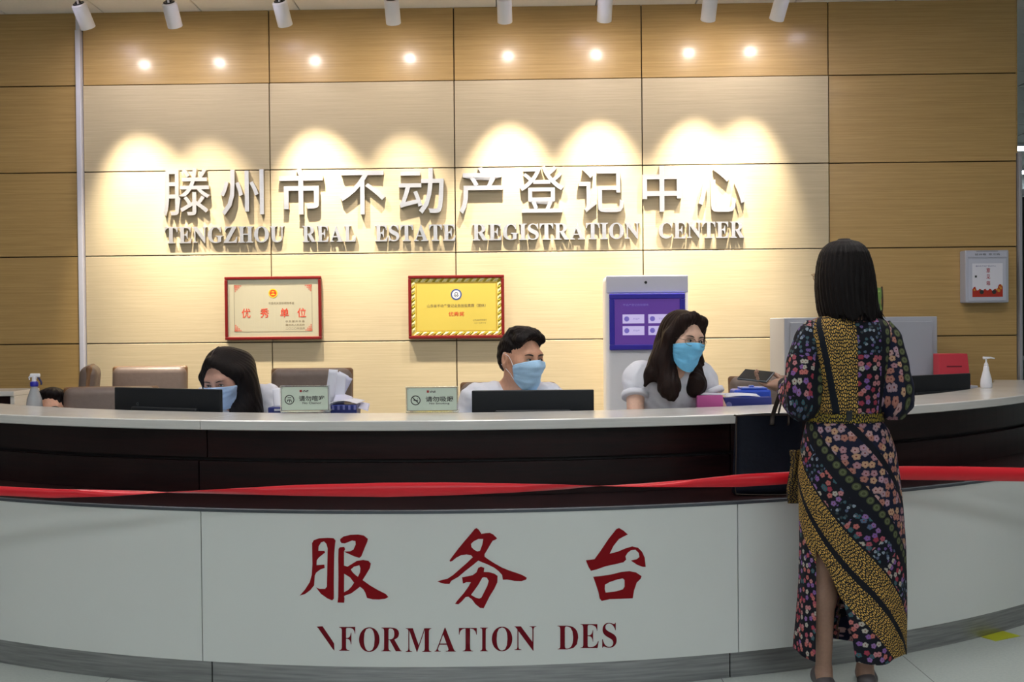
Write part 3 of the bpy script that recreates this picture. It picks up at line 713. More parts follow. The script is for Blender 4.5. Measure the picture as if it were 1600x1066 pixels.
# flame-like red foot of the poster with gold flecks
xs = np.linspace(-pw / 2, pw / 2, 22); top = [.035 + .018 * abs(math.sin(i * .9)) + (.03 if i > 17 else 0) + (.014 if i < 3 else 0) for i in range(22)]
bm = bmesh.new(); A = [bm.verts.new(F @ Vector((x, pc[1] - ph / 2, .1021))) for x in xs]; B = [bm.verts.new(F @ Vector((x, pc[1] - ph / 2 + tt, .1021))) for x, tt in zip(xs, top)]
for i in range(21): bm.faces.new((A[i], A[i + 1], B[i + 1], B[i]))
bmobj('poster_red', bm, mat('poster_red', srgb(170, 40, 22), .5), t, fixn=False)
bm = bmesh.new()
for (x, y, r) in ((.072, .040, .010), (.085, .055, .008), (.078, .064, .006), (.062, .050, .006), (.09, .072, .005), (-.084, .045, .007)):
    d = disc(F, x, pc[1] - ph / 2 + y, r, .1024, 7); me = bpy.data.meshes.new('j'); d.to_mesh(me); d.free(); bm.from_mesh(me); bpy.data.meshes.remove(me)
tag(bmobj('poster_gold', bm, mat('poster_gold', srgb(200, 140, 40), .5), t, fixn=False), kind='stuff')
for ch, dy in zip('意见箱', (.040, -.002, -.044)): print_text('printed_character', ch, T_(F, .005, dy, .1023), .025, .029, mat('poster_char', srgb(170, 40, 60), .5), t, .01)
print_text('printed_line', '滕州市不动产登记中心', T_(F, -.01, pc[1] + ph * .42, .1022), .13, .010, mat('poster_blue', srgb(60, 70, 130), .5), t)
print_text('printed_line', '投诉箱  意见箱', T_(F, 0, h * .42, .1006), .16, .013, M_INK, t)
for i, u in enumerate((-.038, .042)):
    d = disc(F, u, pc[1] - ph / 2 + .032, .014, .1027, 20); bmobj('round_hole', d, M_INK, t, fixn=False)
wall_box('lock', F, -w * .27, .0, .012, .014, .1018, .106, M_BLACK, t, .002)
wall_box('slot', F, 0, h * .475, w * .5, .006, .096, .0975, M_INK, t)

# ================================================================== KIOSK
kY = 6.86
L_ = at(946, 520, kY); R_ = at(1077, 520, kY); ztop = at(1010, 430, kY).z; kw = R_.x - L_.x; kx = (L_.x + R_.x) / 2
t = empty('self_service_kiosk', (kx, kY + .1, 0), 'white self-service kiosk with purple touch screen standing by the wall', 'kiosk')
bm = bmesh.new(); bm_box(bm, (kx, kY + .11, ztop / 2 + .03), (kw, .22, ztop - .06), None, .035, 4); bmobj('body', bm, M_WHITEPLASTIC, t)
bm = bmesh.new(); bm_box(bm, (kx, kY + .12, .03), (kw + .12, .34, .06), None, .012, 2); bmobj('base', bm, mat('kiosk_grey', (.35, .36, .40), .4), t)
zj = at(1010, 458, kY).z
bm = bmesh.new(); bm_box(bm, (kx, kY - .004, (ztop + zj) / 2), (kw - .012, .012, ztop - zj - .006), None, .005, 2); bmobj('header', bm, mat('header_lilac_white', (.62, .62, .72), .35), t)
bm = bmesh.new(); bm_cyl(bm, at(1009, 441.5, kY - .009), at(1009, 441.5, kY - .013), .009); bmobj('camera_lens', bm, M_BLACK, t)
s0 = at(952, 459.5, kY - .02); s1 = at(1071, 546, kY - .02); scx, scz = (s0.x + s1.x) / 2, (s0.z + s1.z) / 2; sw, sh = s1.x - s0.x, s0.z - s1.z
M_BLUE = mat('blue_screen_frame', srgb(50, 40, 170), .35)
bm = bmesh.new(); bw_ = .032
for (cx, cz, wx, wz) in ((0, sh / 2 - bw_ / 2, sw, bw_), (0, -sh / 2 + bw_ / 2, sw, bw_), (-sw / 2 + bw_ / 2, 0, bw_, sh - 2 * bw_), (sw / 2 - bw_ / 2, 0, bw_, sh - 2 * bw_)):
    bm_box(bm, (scx + cx, kY - .012, scz + cz), (wx, .028, wz), None, .004, 2)
bmobj('screen_frame', bm, M_BLUE, t)
Fk = frame((scx, kY - .006, scz), (1, 0, 0), (0, 0, 1))
box('screen', (scx, kY - .003, scz), (sw - 2 * bw_ + .002, .006, sh - 2 * bw_ + .002), mat('lit_purple_screen', (.05, .02, .15), .2, emit=srgb(100, 66, 150), es=.6), t)
M_TILE = mat('screen_tile', (.1, .1, .1), .3, emit=srgb(205, 190, 240), es=.8); M_ICON = mat('screen_icon', (.1, .1, .1), .3, emit=srgb(110, 90, 200), es=.7)
for cx in (-.085, .075):
    for cz in (.018, -.055):
        F2 = T_(Fk, cx, cz, 0); bm = bmesh.new(); bm_box(bm, (0, 0, .001), (.135, .056, .001), F2, 0); bmobj('menu_button', bm, M_TILE, t)
        bmobj('menu_icon', disc(F2, -.042, 0, .016, .0022), M_ICON, t, fixn=False)
        print_text('menu_text', '不动产', T_(F2, .018, 0, .0022), .042, .012, M_ICON, t)
print_text('menu_text', '不动产登记自助服务', T_(Fk, -.07, .105, .002), .16, .014, M_ICON, t)

# ================================================================== CABINET + items behind the visitor
cY = 6.75; a = at(1227, 560, cY); b = at(1467, 560, cY); zt = at(1345, 495.5, cY).z
t = empty('storage_cabinet', ((a.x + b.x) / 2, cY + .2, 0), 'low grey steel storage cabinet with two doors behind the visitor', 'cabinet')
M_CAB = mat('light_grey_steel', (.40, .41, .46), .4)
cx = (a.x + b.x) / 2; cwid = b.x - a.x
bm = bmesh.new(); bm_box(bm, (cx, cY + .212, zt / 2), (cwid, .38, zt), None, .004, 1); bmobj('body', bm, M_CAB, t)
xs_ = at(1236, 560, cY).x; xe_ = at(1458, 560, cY).x; mid_ = (xs_ + xe_) / 2
M_DOOR = mat('grey_steel_door', (.36, .37, .42), .38)
for x0_, x1_, hx in ((xs_, mid_ - .002, 1), (mid_ + .002, xe_, -1)):
    d = box('door', ((x0_ + x1_) / 2, cY + .012, (zt - .03 + .06) / 2), (x1_ - x0_, .02, zt - .03 - .06), M_DOOR, t, .003)
    box('handle', ((x1_ if hx > 0 else x0_) - hx * .04, cY - .006, .85), (.012, .016, .14), M_CHROME, d, .003)
# green foil ornament on the cabinet
def foil():
    c = at(1369, 495, cY + .15); tx = empty('foil_packet', (c.x, c.y, zt), 'crumpled green and gold foil packet standing on the grey cabinet', 'packet')
    bm = bmesh.new(); W, H = .15, .185; n = 12
    g = [[None] * (n + 1) for _ in range(n + 1)]
    for s in (1, -1):
        for i in range(n + 1):
            for j in range(n + 1):
                u, v = i / n, j / n; th = .035 * math.sin(math.pi * u) * math.sin(math.pi * min(1, v * 1.1)) ** .5 + .004 * RNG.standard_normal() * (0 < i < n) * (0 < j < n)
                g[i][j] = bm.verts.new((c.x + .035 - W + W * u + .006 * math.sin(v * 9), c.y - s * max(th, .002), zt + .002 + H * v * (1 - .06 * abs(u - .5))))
        for i in range(n):
            for j in range(n): bm.faces.new((g[i][j], g[i + 1][j], g[i + 1][j + 1], g[i][j + 1]))
    bmesh.ops.remove_doubles(bm, verts=bm.verts[:], dist=.0045)
    bmobj('pouch', bm, mat('green_foil', (.35, .55, .16), .25, metal=.5), tx)
    bm = bmesh.new(); tube(bm, catmull([(c.x + .033, c.y, zt + .002), (c.x + .040, c.y, zt + .09), (c.x + .036, c.y, zt + .19)], 6), .006, 8); bmobj('dark_seam', bm, M_JOINT, tx)
foil()
# low cabinet carrying the red file box
fY = 6.55; fx0 = at(1467, 600, fY).x - .03; fx1 = at(1530, 600, fY).x; ft = at(1490, 603, fY).z
t = empty('side_cabinet', ((fx0 + fx1) / 2, fY + .2, 0), 'low side cabinet behind the counter carrying the red file box', 'cabinet')
box('body', ((fx0 + fx1) / 2 + .02, fY + .16, ft / 2), (fx1 - fx0 - .06, .34, ft), M_CAB, t, .004)
box('door', ((fx0 + fx1) / 2 + .02, fY - .016, ft / 2), (fx1 - fx0 - .08, .012, ft - .06), M_DOOR, t, .003)
rx0 = at(1468, 580, fY).x; rx1 = at(1514, 580, fY).x; rh = at(1490, 553, fY).z
t = empty('file_box', ((rx0 + rx1) / 2, fY + .1, ft), 'red file box standing upright behind the right monitor', 'box')
bm = bmesh.new(); vs = [(rx0, fY, ft), (rx1 + .012, fY, ft), (rx1 - .008, fY, rh), (rx0, fY, rh), (rx0, fY + .10, ft), (rx1 + .012, fY + .10, ft), (rx1 - .008, fY + .10, rh), (rx0, fY + .10, rh)]
V = [bm.verts.new(v) for v in vs]
for f in ((0, 1, 2, 3), (5, 4, 7, 6), (1, 5, 6, 2), (4, 0, 3, 7), (3, 2, 6, 7), (4, 5, 1, 0)): bm.faces.new([V[i] for i in f])
bmesh.ops.bevel(bm, geom=bm.edges[:], offset=.003, segments=1, affect='EDGES'); bmobj('shell', bm, mat('red_cardboard', srgb(196, 50, 66), .5), t)
box('label_strip', ((rx0 + rx1) / 2, fY - .001, (ft + rh) / 2 + .02), (.09, .002, .008), mat('dark_red_print2', srgb(120, 20, 40), .5), t)

# ================================================================== PUMP BOTTLE on the counter's right end
P = atz(1541, 597.5, 1.0); P = at(1541, 604, 6.26)
P.z = 1.0
t = empty('pump_bottle', P, 'white pump dispenser bottle standing on the right end of the counter', 'bottle')
sc_ = FPX / P.y; s = 48 / sc_ / .2
bm = bmesh.new(); lathe(bm, [(.030 * s, 0), (.036 * s, .004 * s), (.037 * s, .03 * s), (.033 * s, .06 * s), (.024 * s, .095 * s), (.019 * s, .115 * s), (.017 * s, .135 * s), (.013 * s, .145 * s)], P); bmobj('bottle', bm, M_WHITEPLASTIC, t, True)
bm = bmesh.new(); lathe(bm, [(.013 * s, .145 * s), (.014 * s, .150 * s), (.010 * s, .160 * s), (.005 * s, .170 * s), (.005 * s, .188 * s), (.011 * s, .190 * s), (.012 * s, .198 * s), (.006 * s, .201 * s)], P, 20)
bmobj('collar', bm, M_WHITEPLASTIC, t, True)
bm = bmesh.new(); q = P + Vector((0, 0, .195 * s)); tube(bm, [q + Vector((-.02 * s, 0, 0)), q, q + Vector((.03 * s, 0, .001)), q + Vector((.055 * s, 0, -.004 * s))], [.009 * s, .008 * s, .006 * s, .004 * s], 10); bmobj('spout', bm, M_WHITEPLASTIC, t, True)

# left return unit with white cap + spray bottle
lY = 6.6; x1_ = at(24, 625, lY).x; zt = at(10, 611.5, lY).z
t = empty('return_cabinet', (x1_ - .14, lY + .2, 0), 'dark cabinet with white top at the left edge behind the counter', 'cabinet')
box('body', (x1_ - .15, lY + .17, (zt - .03) / 2), (.24, .30, zt - .03), M_DARKWOOD, t, .003)
box('top', (x1_ - .14, lY + .16, zt - .0145), (.28, .36, .029), M_TOP, t, .003)
box('end_panel', (x1_ - .014, lY + .16, (zt - .0295) / 2), (.026, .34, zt - .0295), M_TOP, t, .003)
sY = 5.6; b0 = at(54, 630, sY); dz_ = .74
tp = at(60, 589, sY).z
t = empty('spray_bottle', (b0.x, sY, dz_), 'clear spray bottle with white and blue trigger head at the far left', 'bottle')
k = (tp - dz_); bm = bmesh.new()
c = (b0.x, sY, .0); c = Vector((b0.x, sY, dz_))
zneck = at(57, 604, sY).z - dz_
lathe(bm, [(.040, 0), (.043, .005), (.043, zneck * .6), (.036, zneck * .82), (.016, zneck - .004), (.015, zneck)], c); bmobj('bottle', bm, mat('translucent_plastic', (.62, .64, .68), .25, trans=.5), t, True)
bm = bmesh.new(); lathe(bm, [(.019, zneck), (.020, zneck + .004), (.020, zneck + .022), (.015, zneck + .026)], c, 20); bmobj('collar', bm, mat('royal_blue_plastic', srgb(30, 30, 150), .4), t, True)
bm = bmesh.new(); hz = dz_ + zneck + .026
tube(bm, [(b0.x, sY, hz - .002), (b0.x, sY, hz + .012), (b0.x + .004, sY, hz + .026)], [.012, .011, .012], 12); bm_box(bm, (b0.x + .005, sY, hz + .030), (.050, .018, .020), None, .006, 3)
tube(bm, [(b0.x - .016, sY, hz + .028), (b0.x - .026, sY, hz + .020), (b0.x - .024, sY, hz + .008)], [.006, .004, .003], 8)
bmobj('trigger_head', bm, M_WHITEPLASTIC, t)
bm = bmesh.new(); tube(bm, catmull([(b0.x + .018, sY, hz + .026), (b0.x + .026, sY, hz + .012), (b0.x + .036, sY, hz - .006), (b0.x + .034, sY, hz - .018)], 4), .005, 8); bmobj('trigger', bm, mat('navy_plastic', srgb(25, 28, 80), .4), t)

# ================================================================== MONITORS
M_MON = mat('monitor_black', (.010, .012, .016), .42, spec=.35)
def monitor(pl, pr, Yl, Yr, ptop_l, ptop_r, label, h=.325):
    """back faces the public side"""
    a = at(*((pl, ptop_l)), Yl); b = at(*((pr, ptop_r)), Yr); zt = (a.z + b.z) / 2; w = (b - a).length
    xd = Vector((b.x - a.x, b.y - a.y, 0)).normalized(); c = (a + b) / 2; F = frame((c.x, c.y, zt), xd, (0, 0, 1))   # z of F -> towards viewer
    roll = math.atan2(b.z - a.z, w)
    t = empty('monitor', (c.x, c.y + .1, .74), label, 'monitor', None)
    bm = bmesh.new(); bm_box(bm, (0, -h / 2, -.012), (w, h, .022), F, .005, 3); pnl = bmobj('display_panel', bm, M_MON, t)
    bm = bmesh.new(); bm_box(bm, (0, -h * .55, .008), (w * .62, h * .55, .022), F, .008, 3); bmobj('back_bulge', bm, mat('monitor_black2', (.014, .016, .020), .5), t)
    bm = bmesh.new(); bm_box(bm, (0, -h / 2 + .004, -.0245), (w - .02, h - .03, .002), F); bmobj('screen', bm, mat('screen_glow', (.1, .1, .1), .2, emit=(.7, .85, 1), es=.8), t)
    zb = .74; L = zt - zb
    bm = bmesh.new(); bm_box(bm, (0, -(h * .6 + L) / 2, .026), (.07, L - h * .6, .016), F, .004, 2); bmobj('stand', bm, M_MON, t)
    bm = bmesh.new(); bm_box(bm, (0, -L + .006, -.02), (.22, .012, .17), F, .004, 2); bmobj('stand_base', bm, M_MON, t)
    return t, F, w
t, F, w = monitor(178, 343, 5.36, 5.06, 604.5, 609.5, 'black monitor seen from behind on the left, in front of the long-haired woman')
bm = disc(F, -w * .27, -.078, .007, .0002, 14, .004); bm_box(bm, (-w * .27 + .006, -.078, .0002), (.002, .018, .0004), F); bmobj('badge', bm, mat('dim_grey_badge', (.08, .09, .10), .4), t, fixn=False)
monitor(737, 928, 4.98, 4.98, 611, 608.5, 'black monitor seen from behind in the middle, in front of the man')
monitor(1408, 1517, 5.92, 6.2, 589, 582.5, 'black monitor seen from behind on the right, behind the visitor')

# ================================================================== ACRYLIC SIGNS on the counter
M_ACR = mat('clear_acrylic', (.9, .95, .95), .05, trans=.9)
M_PLG = mat('pale_green_plate', srgb(202, 216, 202), .45)
def desk_sign(xl, xr, yt, yb, cn, en, no_smoke, label):
    xc = (xl + xr) / 2; p = atz(xc, yb, 1.0); rr = math.hypot(p.x - CCX, p.y - CCY); Y = p.y
    if rr < RB + .03: Y -= .0
    a = at(xl, yb, Y); b = at(xr, yb, Y); z1 = at(xc, yt, Y).z; w = b.x - a.x; h = z1 - 1.0; cx = (a.x + b.x) / 2
    xd = Vector((1, 0, -.012))
    t = empty('desk_sign', (cx, Y, 1.0), label, 'sign')
    F = frame((cx, Y, 1.0015 + h / 2), (1, 0, 0), (0, -.08, 1))
    bm = bmesh.new(); bm_box(bm, (0, 0, -.003), (w, h - .003, .005), F, .001, 1); bm_box(bm, (0, -h / 2 + .004, -.035), (w, .005, .06), F, .001, 1); bmobj('acrylic_stand', bm, M_ACR, t)
    bm = bmesh.new(); bm_box(bm, (0, .003, .0015), (w - .012, h - .018, .002), F); bmobj('plate', bm, M_PLG, t)
    bm = bmesh.new(); e = .0018; W2, H2 = w - .012, h - .018
    for (x, y, sx, sy) in ((0, H2 / 2, W2, e), (0, -H2 / 2, W2, e), (-W2 / 2, 0, e, H2), (W2 / 2, 0, e, H2)): bm_box(bm, (x, y + .003, .003), (sx, sy, .001), F)
    bmobj('border', bm, mat('dark_brown_line', (.05, .03, .03), .5), t)
    T = lambda u, v: T_(F, u, v, .0030)
    bm = disc(T(-w * .31, 0), 0, -.002, .0215, 0, 32, .0175)
    G = T(-w * .31, -.002)
    if no_smoke:
        bm_box(bm, (0, 0, .0001), (.036, .0035, .0002), G @ Matrix.Rotation(-math.pi / 4, 4, 'Z'))
        bm_box(bm, (.001, 0, .0001), (.020, .005, .0002), G @ Matrix.Rotation(math.radians(-12), 4, 'Z')); bm_box(bm, (.008, .007, .0001), (.002, .006, .0002), G)
    else:
        bm_box(bm, (0, -.006, .0001), (.003, .012, .0002), G); bm_box(bm, (-.004, .001, .0001), (.009, .003, .0002), G @ Matrix.Rotation(.5, 4, 'Z')); bm_box(bm, (.005, .001, .0001), (.009, .003, .0002), G @ Matrix.Rotation(-.5, 4, 'Z'))
        bm_box(bm, (0, .009, .0001), (.016, .003, .0002), G); bm_box(bm, (.006, -.007, .0001), (.003, .012, .0002), G @ Matrix.Rotation(.25, 4, 'Z')); bm_box(bm, (-.007, -.006, .0001), (.003, .010, .0002), G @ Matrix.Rotation(-.25, 4, 'Z'))
    bmobj('pictogram', bm, M_INK, t, fixn=False)
    print_text('printed_line', cn, T(w * .14, .003), w * .52, .0240, M_INK, t, .016)
    print_text('printed_line', en, T(w * .14, -.017), w * .38, .0095, M_INK, t, .015)
    bm = bmesh.new(); bm_box(bm, (-.017, .0, 0), (.010, .010, .0004), T(0, .036)); bmobj('logo_mark', bm, mat('logo_red', srgb(150, 40, 40), .5), t)
    bm = bmesh.new()
    for (x, y, sx, sy, r) in ((-.003, .002, .012, .003, .3), (.004, .001, .010, .003, -.5), (.012, .000, .009, .004, .1), (-.004, -.004, .008, .002, 0), (.010, -.004, .012, .002, 0)):
        bm_box(bm, (x, y, 0), (sx, sy, .0004), T(0, .036) @ Matrix.Rotation(r, 4, 'Z'))
    bmobj('logo_mark', bm, mat('grey_ink', (.08, .08, .08), .5), t)
    bm = bmesh.new()
    for sx in (-1, 1):
        for sy in (-1, 1): bm_cyl(bm, F @ Vector((sx * (W2 / 2 - .006), .003 + sy * (H2 / 2 - .006), .002)), F @ Vector((sx * (W2 / 2 - .006), .003 + sy * (H2 / 2 - .006), .004)), .0022, seg=10)
    bmobj('pin', bm, M_CHROME, t)
desk_sign(438, 515.5, 602.5, 646, '请勿喧哗', 'No Clamor', False, 'small pale green acrylic sign reading 请勿喧哗 No Clamor on the counter')
desk_sign(634, 716.5, 604, 646.5, '请勿吸烟', 'No Smoking', True, 'small pale green acrylic sign reading 请勿吸烟 No Smoking on the counter')

# ================================================================== PAPERS AND FOLDERS
M_PAPER = mat('white_paper', (.74, .74, .84), .6); M_PAPER2 = mat('lilac_paper', (.60, .60, .76), .6)
def sheet(name, pts, bend, m, parent, th=.0006):
    """quad sheet subdivided with a bulge; pts four corners"""
    n = 10; a, b, c, d = [Vector(p) for p in pts]; nrm = (b - a).cross(d - a).normalized(); vs = []; fs = []
    for i in range(n + 1):
        for j in range(n + 1):
            u, v = i / n, j / n; p = (a * (1 - u) + b * u) * (1 - v) + (d * (1 - u) + c * u) * v
            vs.append(p + nrm * bend * math.sin(math.pi * u) * (1 - .3 * v))
    for i in range(n):
        for j in range(n): k = i * (n + 1) + j; fs.append((k, k + 1, k + n + 2, k + n + 1))
    o = pyobj(name, vs, fs, m, parent, True); md = o.modifiers.new('s', 'SOLIDIFY'); md.thickness = th; return o
pY = 5.08
t = empty('paper_stack', at(530, 640, pY), 'fanned upright sheets of white paper behind the no-clamor sign', 'paper')
A = lambda x, y, d=0: at(x, y, pY + d)
sheet('sheet', [A(505, 645), A(518, 645), A(528, 578), A(514, 577)], .01, M_PAPER, t)
sheet('sheet', [A(512, 645, .02), A(525, 642, .02), A(551, 592, .02), A(524, 579, .02)], .012, M_PAPER2, t)
sheet('sheet', [A(505, 650, .01), A(538, 630, .01), A(541, 586, .01), A(514, 577, .01)], .01, M_PAPER, t)
sheet('sheet', [A(516, 645, .04), A(530, 640, .04), A(545, 588, .04), A(530, 580, .04)], -.01, M_PAPER, t)
# open stack on the desk with blue binder edges
hz = at(540, 640, 4.95)
t = empty('document_tray', (hz.x, 4.98, .74), 'navy blue document tray filled with papers beside the no-clamor sign', 'tray')
M_NAVY = mat('navy_binder', srgb(40, 52, 130), .4)
x0_, x1_ = at(516, 640, 4.95).x, at(557, 640, 4.95).x; zt = at(540, 633, 4.95).z
box('tray_body', ((x0_ + x1_) / 2, 5.02, (.745 + zt) / 2), (x1_ - x0_, .13, zt - .745), M_NAVY, t, .004)
for k in range(5):
    box('divider', (x0_ + .012 + k * (x1_ - x0_ - .02) / 4, 4.953, zt - .012), (.010, .004, .020), mat('binder_lilac', srgb(120, 125, 190), .4), t, .001)
sheet('sheet', [(x0_ - .01, 4.96, zt + .004), (x1_ + .0, 4.96, zt + .004), (x1_ + .02, 5.10, zt + .010), (x0_, 5.10, zt + .014)], .014, M_PAPER, t)
sheet('sheet', [at(520, 628, 5.0), at(548, 628, 5.0), at(552, 621, 5.1), at(525, 615, 5.1)], .008, M_PAPER2, t)
sheet('sheet', [at(545, 638, 5.0), at(575, 643, 5.0), at(578, 631, 5.12), at(550, 628, 5.12)], .006, M_PAPER2, t)
x0_, x1_ = at(419, 640, 5.0).x, at(446, 640, 5.0).x; zt = at(430, 636.5, 5.0).z
t = empty('tissue_box', ((x0_ + x1_) / 2, 5.03, .74), 'navy and white tissue box left of the no-clamor sign', 'box')
box('carton', ((x0_ + x1_) / 2, 5.05, (.745 + zt) / 2), (x1_ - x0_, .11, zt - .745), M_NAVY, t, .003)
box('printed_patch', ((x0_ + x1_) / 2 + .004, 4.993, zt - .012), (.028, .002, .010), mat('patch_white', (.6, .62, .75), .5), t)
sheet('tissue', [at(428, 637, 5.02), at(444, 637, 5.02), at(441, 606, 5.06), at(426, 609, 5.06)], .01, M_PAPER, t)
x0_, x1_ = at(427, 640, 5.2).x, at(436, 640, 5.2).x
# pink folder, navy binder, blue case on the inner desk behind the counter, right
def slab(name, label, cat, xl, xr, yt, Y, dep, m, bottom=.741, spine=None, mspine=None):
    a = at(xl, yt, Y); b = at(xr, yt, Y); zt = (a.z + b.z) / 2
    t = empty(name, ((a.x + b.x) / 2, Y + dep / 2, bottom), label, cat)
    xd = (b.x - a.x)
    o = box('cover', ((a.x + b.x) / 2, Y + dep / 2, (bottom + zt) / 2), (xd, dep, zt - bottom), m, t, .004)
    return t, a, b, zt
t, a, b, zt = slab('folder', 'pink plastic folder standing behind the counter in front of the woman with glasses', 'folder', 1089, 1130, 618, 5.04, .04, mat('pink_plastic', srgb(205, 95, 165), .35, trans=.1))
sheet('sheet', [(a.x, 5.06, zt + .001), (b.x + .012, 5.06, zt + .001), (b.x + .02, 5.065, zt + .008), (a.x + .01, 5.065, zt + .012)], .0, M_PAPER, t)
t, a, b, zt = slab('ring_binder', 'navy ring binder standing behind the counter beside the pink folder', 'binder', 1131.5, 1206, 621, 5.13, .06, M_NAVY)
bm = bmesh.new(); bm_cyl(bm, (a.x + .022, 5.128, zt - .035), (a.x + .022, 5.132, zt - .035), .014); bmobj('finger_ring', bm, mat('binder_lilac', srgb(120, 125, 190), .4), t)
sheet('sheet', [(a.x + .01, 5.14, zt + .001), (b.x - .05, 5.14, zt + .001), (b.x - .06, 5.19, zt + .012), (a.x + .0, 5.19, zt + .016)], .006, M_PAPER, t)
bx0, bx1 = at(1147, 615, 5.22).x, at(1206, 615, 5.22).x; bz0 = .741; bz1 = at(1176, 609, 5.22).z
t = empty('storage_case', ((bx0 + bx1) / 2, 5.28, bz0), 'bright blue plastic case with clear lid below the phone', 'case')
box('case_body', ((bx0 + bx1) / 2, 5.28, (bz0 + bz1) / 2), (bx1 - bx0, .11, bz1 - bz0), mat('bright_blue_plastic', srgb(50, 85, 205), .3), t, .012)
box('case_lid', ((bx0 + bx1) / 2 + .01, 5.28, bz1 + .005), ((bx1 - bx0) * .7, .10, .010), mat('pale_blue_plastic', srgb(90, 120, 215), .25), t, .004)
box('lid_knob', ((bx0 + bx1) / 2 + .005, 5.28, bz1 + .014), (.022, .03, .008), mat('pale_blue_plastic', srgb(90, 120, 215), .25), t, .003)

# ================================================================== CHAIRS
M_LEA = mat('taupe_leather', srgb(112, 96, 88), .42, bump=((45, 45, 45), .25, .05)); M_LEA2 = mat('tan_leather_side', srgb(120, 86, 56), .45)
def make_chair():
    t = empty('office_chair', (0, 0, 0), 'x', 'chair')
    def padded(name, c, s, m, bev, tilt=0, parent=t):
        bm = bmesh.new(); bm_box(bm, (0, 0, 0), s, Matrix.Translation(c) @ Matrix.Rotation(tilt, 4, 'X'), bev, 5); return bmobj(name, bm, m, parent, True, world=False)
    # local frame: seat faces -y (towards the counter), back at +y ; backrest top at z=1.10
    padded('seat', (0, 0, .47), (.48, .46, .10), M_LEA, .045)
    bk = padded('backrest', (0, .235, .80), (.46, .10, .60), M_LEA, .048, -.10)
    padded('back_seam', (0, .236, .80), (.464, .035, .604), M_LEA2, .017, -.10, t)
    for s_ in (-1, 1):
        bm = bmesh.new(); tube(bm, catmull([(s_ * .25, -.12, .46), (s_ * .28, -.14, .56), (s_ * .28, -.12, .66), (s_ * .28, .08, .67), (s_ * .26, .20, .64)], 5), .014, 10); bmobj('armrest', bm, M_BLACK, t, True, world=False)
        bm = bmesh.new(); bm_box(bm, (s_ * .28, -.01, .685), (.05, .24, .028), None, .012, 3); bmobj('arm_pad', bm, M_LEA, t, True, world=False)
    bm = bmesh.new(); bm_cyl(bm, (0, 0, .10), (0, 0, .42), .028); bmobj('gas_lift', bm, M_CHROME, t, world=False)
    for k in range(5):
        a = 2 * math.pi * k / 5; d = Vector((math.cos(a), math.sin(a), 0))
        bm = bmesh.new(); tube(bm, [d * .02 + Vector((0, 0, .12)), d * .16 + Vector((0, 0, .105)), d * .30 + Vector((0, 0, .075))], [.026, .020, .014], 10); lg = bmobj('leg', bm, M_BLACK, t, world=False)
        bm = bmesh.new(); n_ = Vector((-d.y, d.x, 0)); c = d * .30 + Vector((0, 0, .030)); bm_cyl(bm, c - n_ * .022, c + n_ * .022, .029); bmobj('caster', bm, M_BLACK, lg, world=False)
    return t
def copy_tree(o, parent=None):
    c = o.copy(); COL.objects.link(c); c.parent = parent
    for ch in list(o.children): copy_tree(ch, c)
    return c
proto = make_chair()
def put_chair(px, pyt, Y, rz, label, dz=0, first=[True], tilt=0, sc=1.0):
    o = proto if first[0] else copy_tree(proto); first[0] = False
    p = at(px, pyt, Y); o.location = (p.x - math.sin(-rz) * .23 * 0 , Y + 0.0, p.z - 1.105 if False else 0)
    # raise/lower: the gas lift sets the height, so scale z slightly
    o.rotation_euler = (0, 0, rz); o.scale = (sc, sc, p.z / 1.105); o['label'] = label
    back = Matrix.Rotation(rz, 3, 'Z') @ Vector((0, .235 * sc, 0)); o.location.x = p.x - back.x; o.location.y = Y - back.y
put_chair(134, 569, 6.45, math.radians(-72), 'taupe leather office chair turned sideways, leftmost against the wood wall')
put_chair(233, 571, 6.9, math.radians(4), 'taupe leather office chair facing forward against the wall left of the woman')
put_chair(172, 603, 5.75, math.radians(6), 'nearest taupe leather office chair behind the left monitor', sc=1.05)
put_chair(486, 574, 6.15, math.radians(-3), 'taupe leather office chair right behind the fanned papers')
put_chair(792, 596, 5.52, math.radians(-8), 'taupe leather office chair the man sits in', sc=1.05)
put_chair(1205, 586, 6.0, math.radians(5), 'taupe leather office chair behind the visitor\'s outstretched hand')
put_chair(372, 608, 5.56, math.radians(8), 'low taupe leather office chair the woman on the left sits in')
put_chair(1055, 600, 5.68, math.radians(-4), 'taupe leather office chair hidden behind the woman with glasses')

put_chair(70, 668, 6.12, math.radians(4), 'low office chair hidden behind the counter under the person at the far left')
# yellow floor mark
p = atz(1560, 994, 0.0)
bm = bmesh.new()
F = Matrix.Translation((p.x, p.y, .0008)) @ Matrix.Rotation(math.radians(28), 4, 'Z')
bm_box(bm, (0, 0, 0), (.16, .10, .0012), F); o = bmobj('floor_sticker', bm, mat('yellow_floor_sticker', srgb(170, 175, 30), .5), None); tag(o, 'small yellow sticker on the floor beside the counter base', 'sticker')
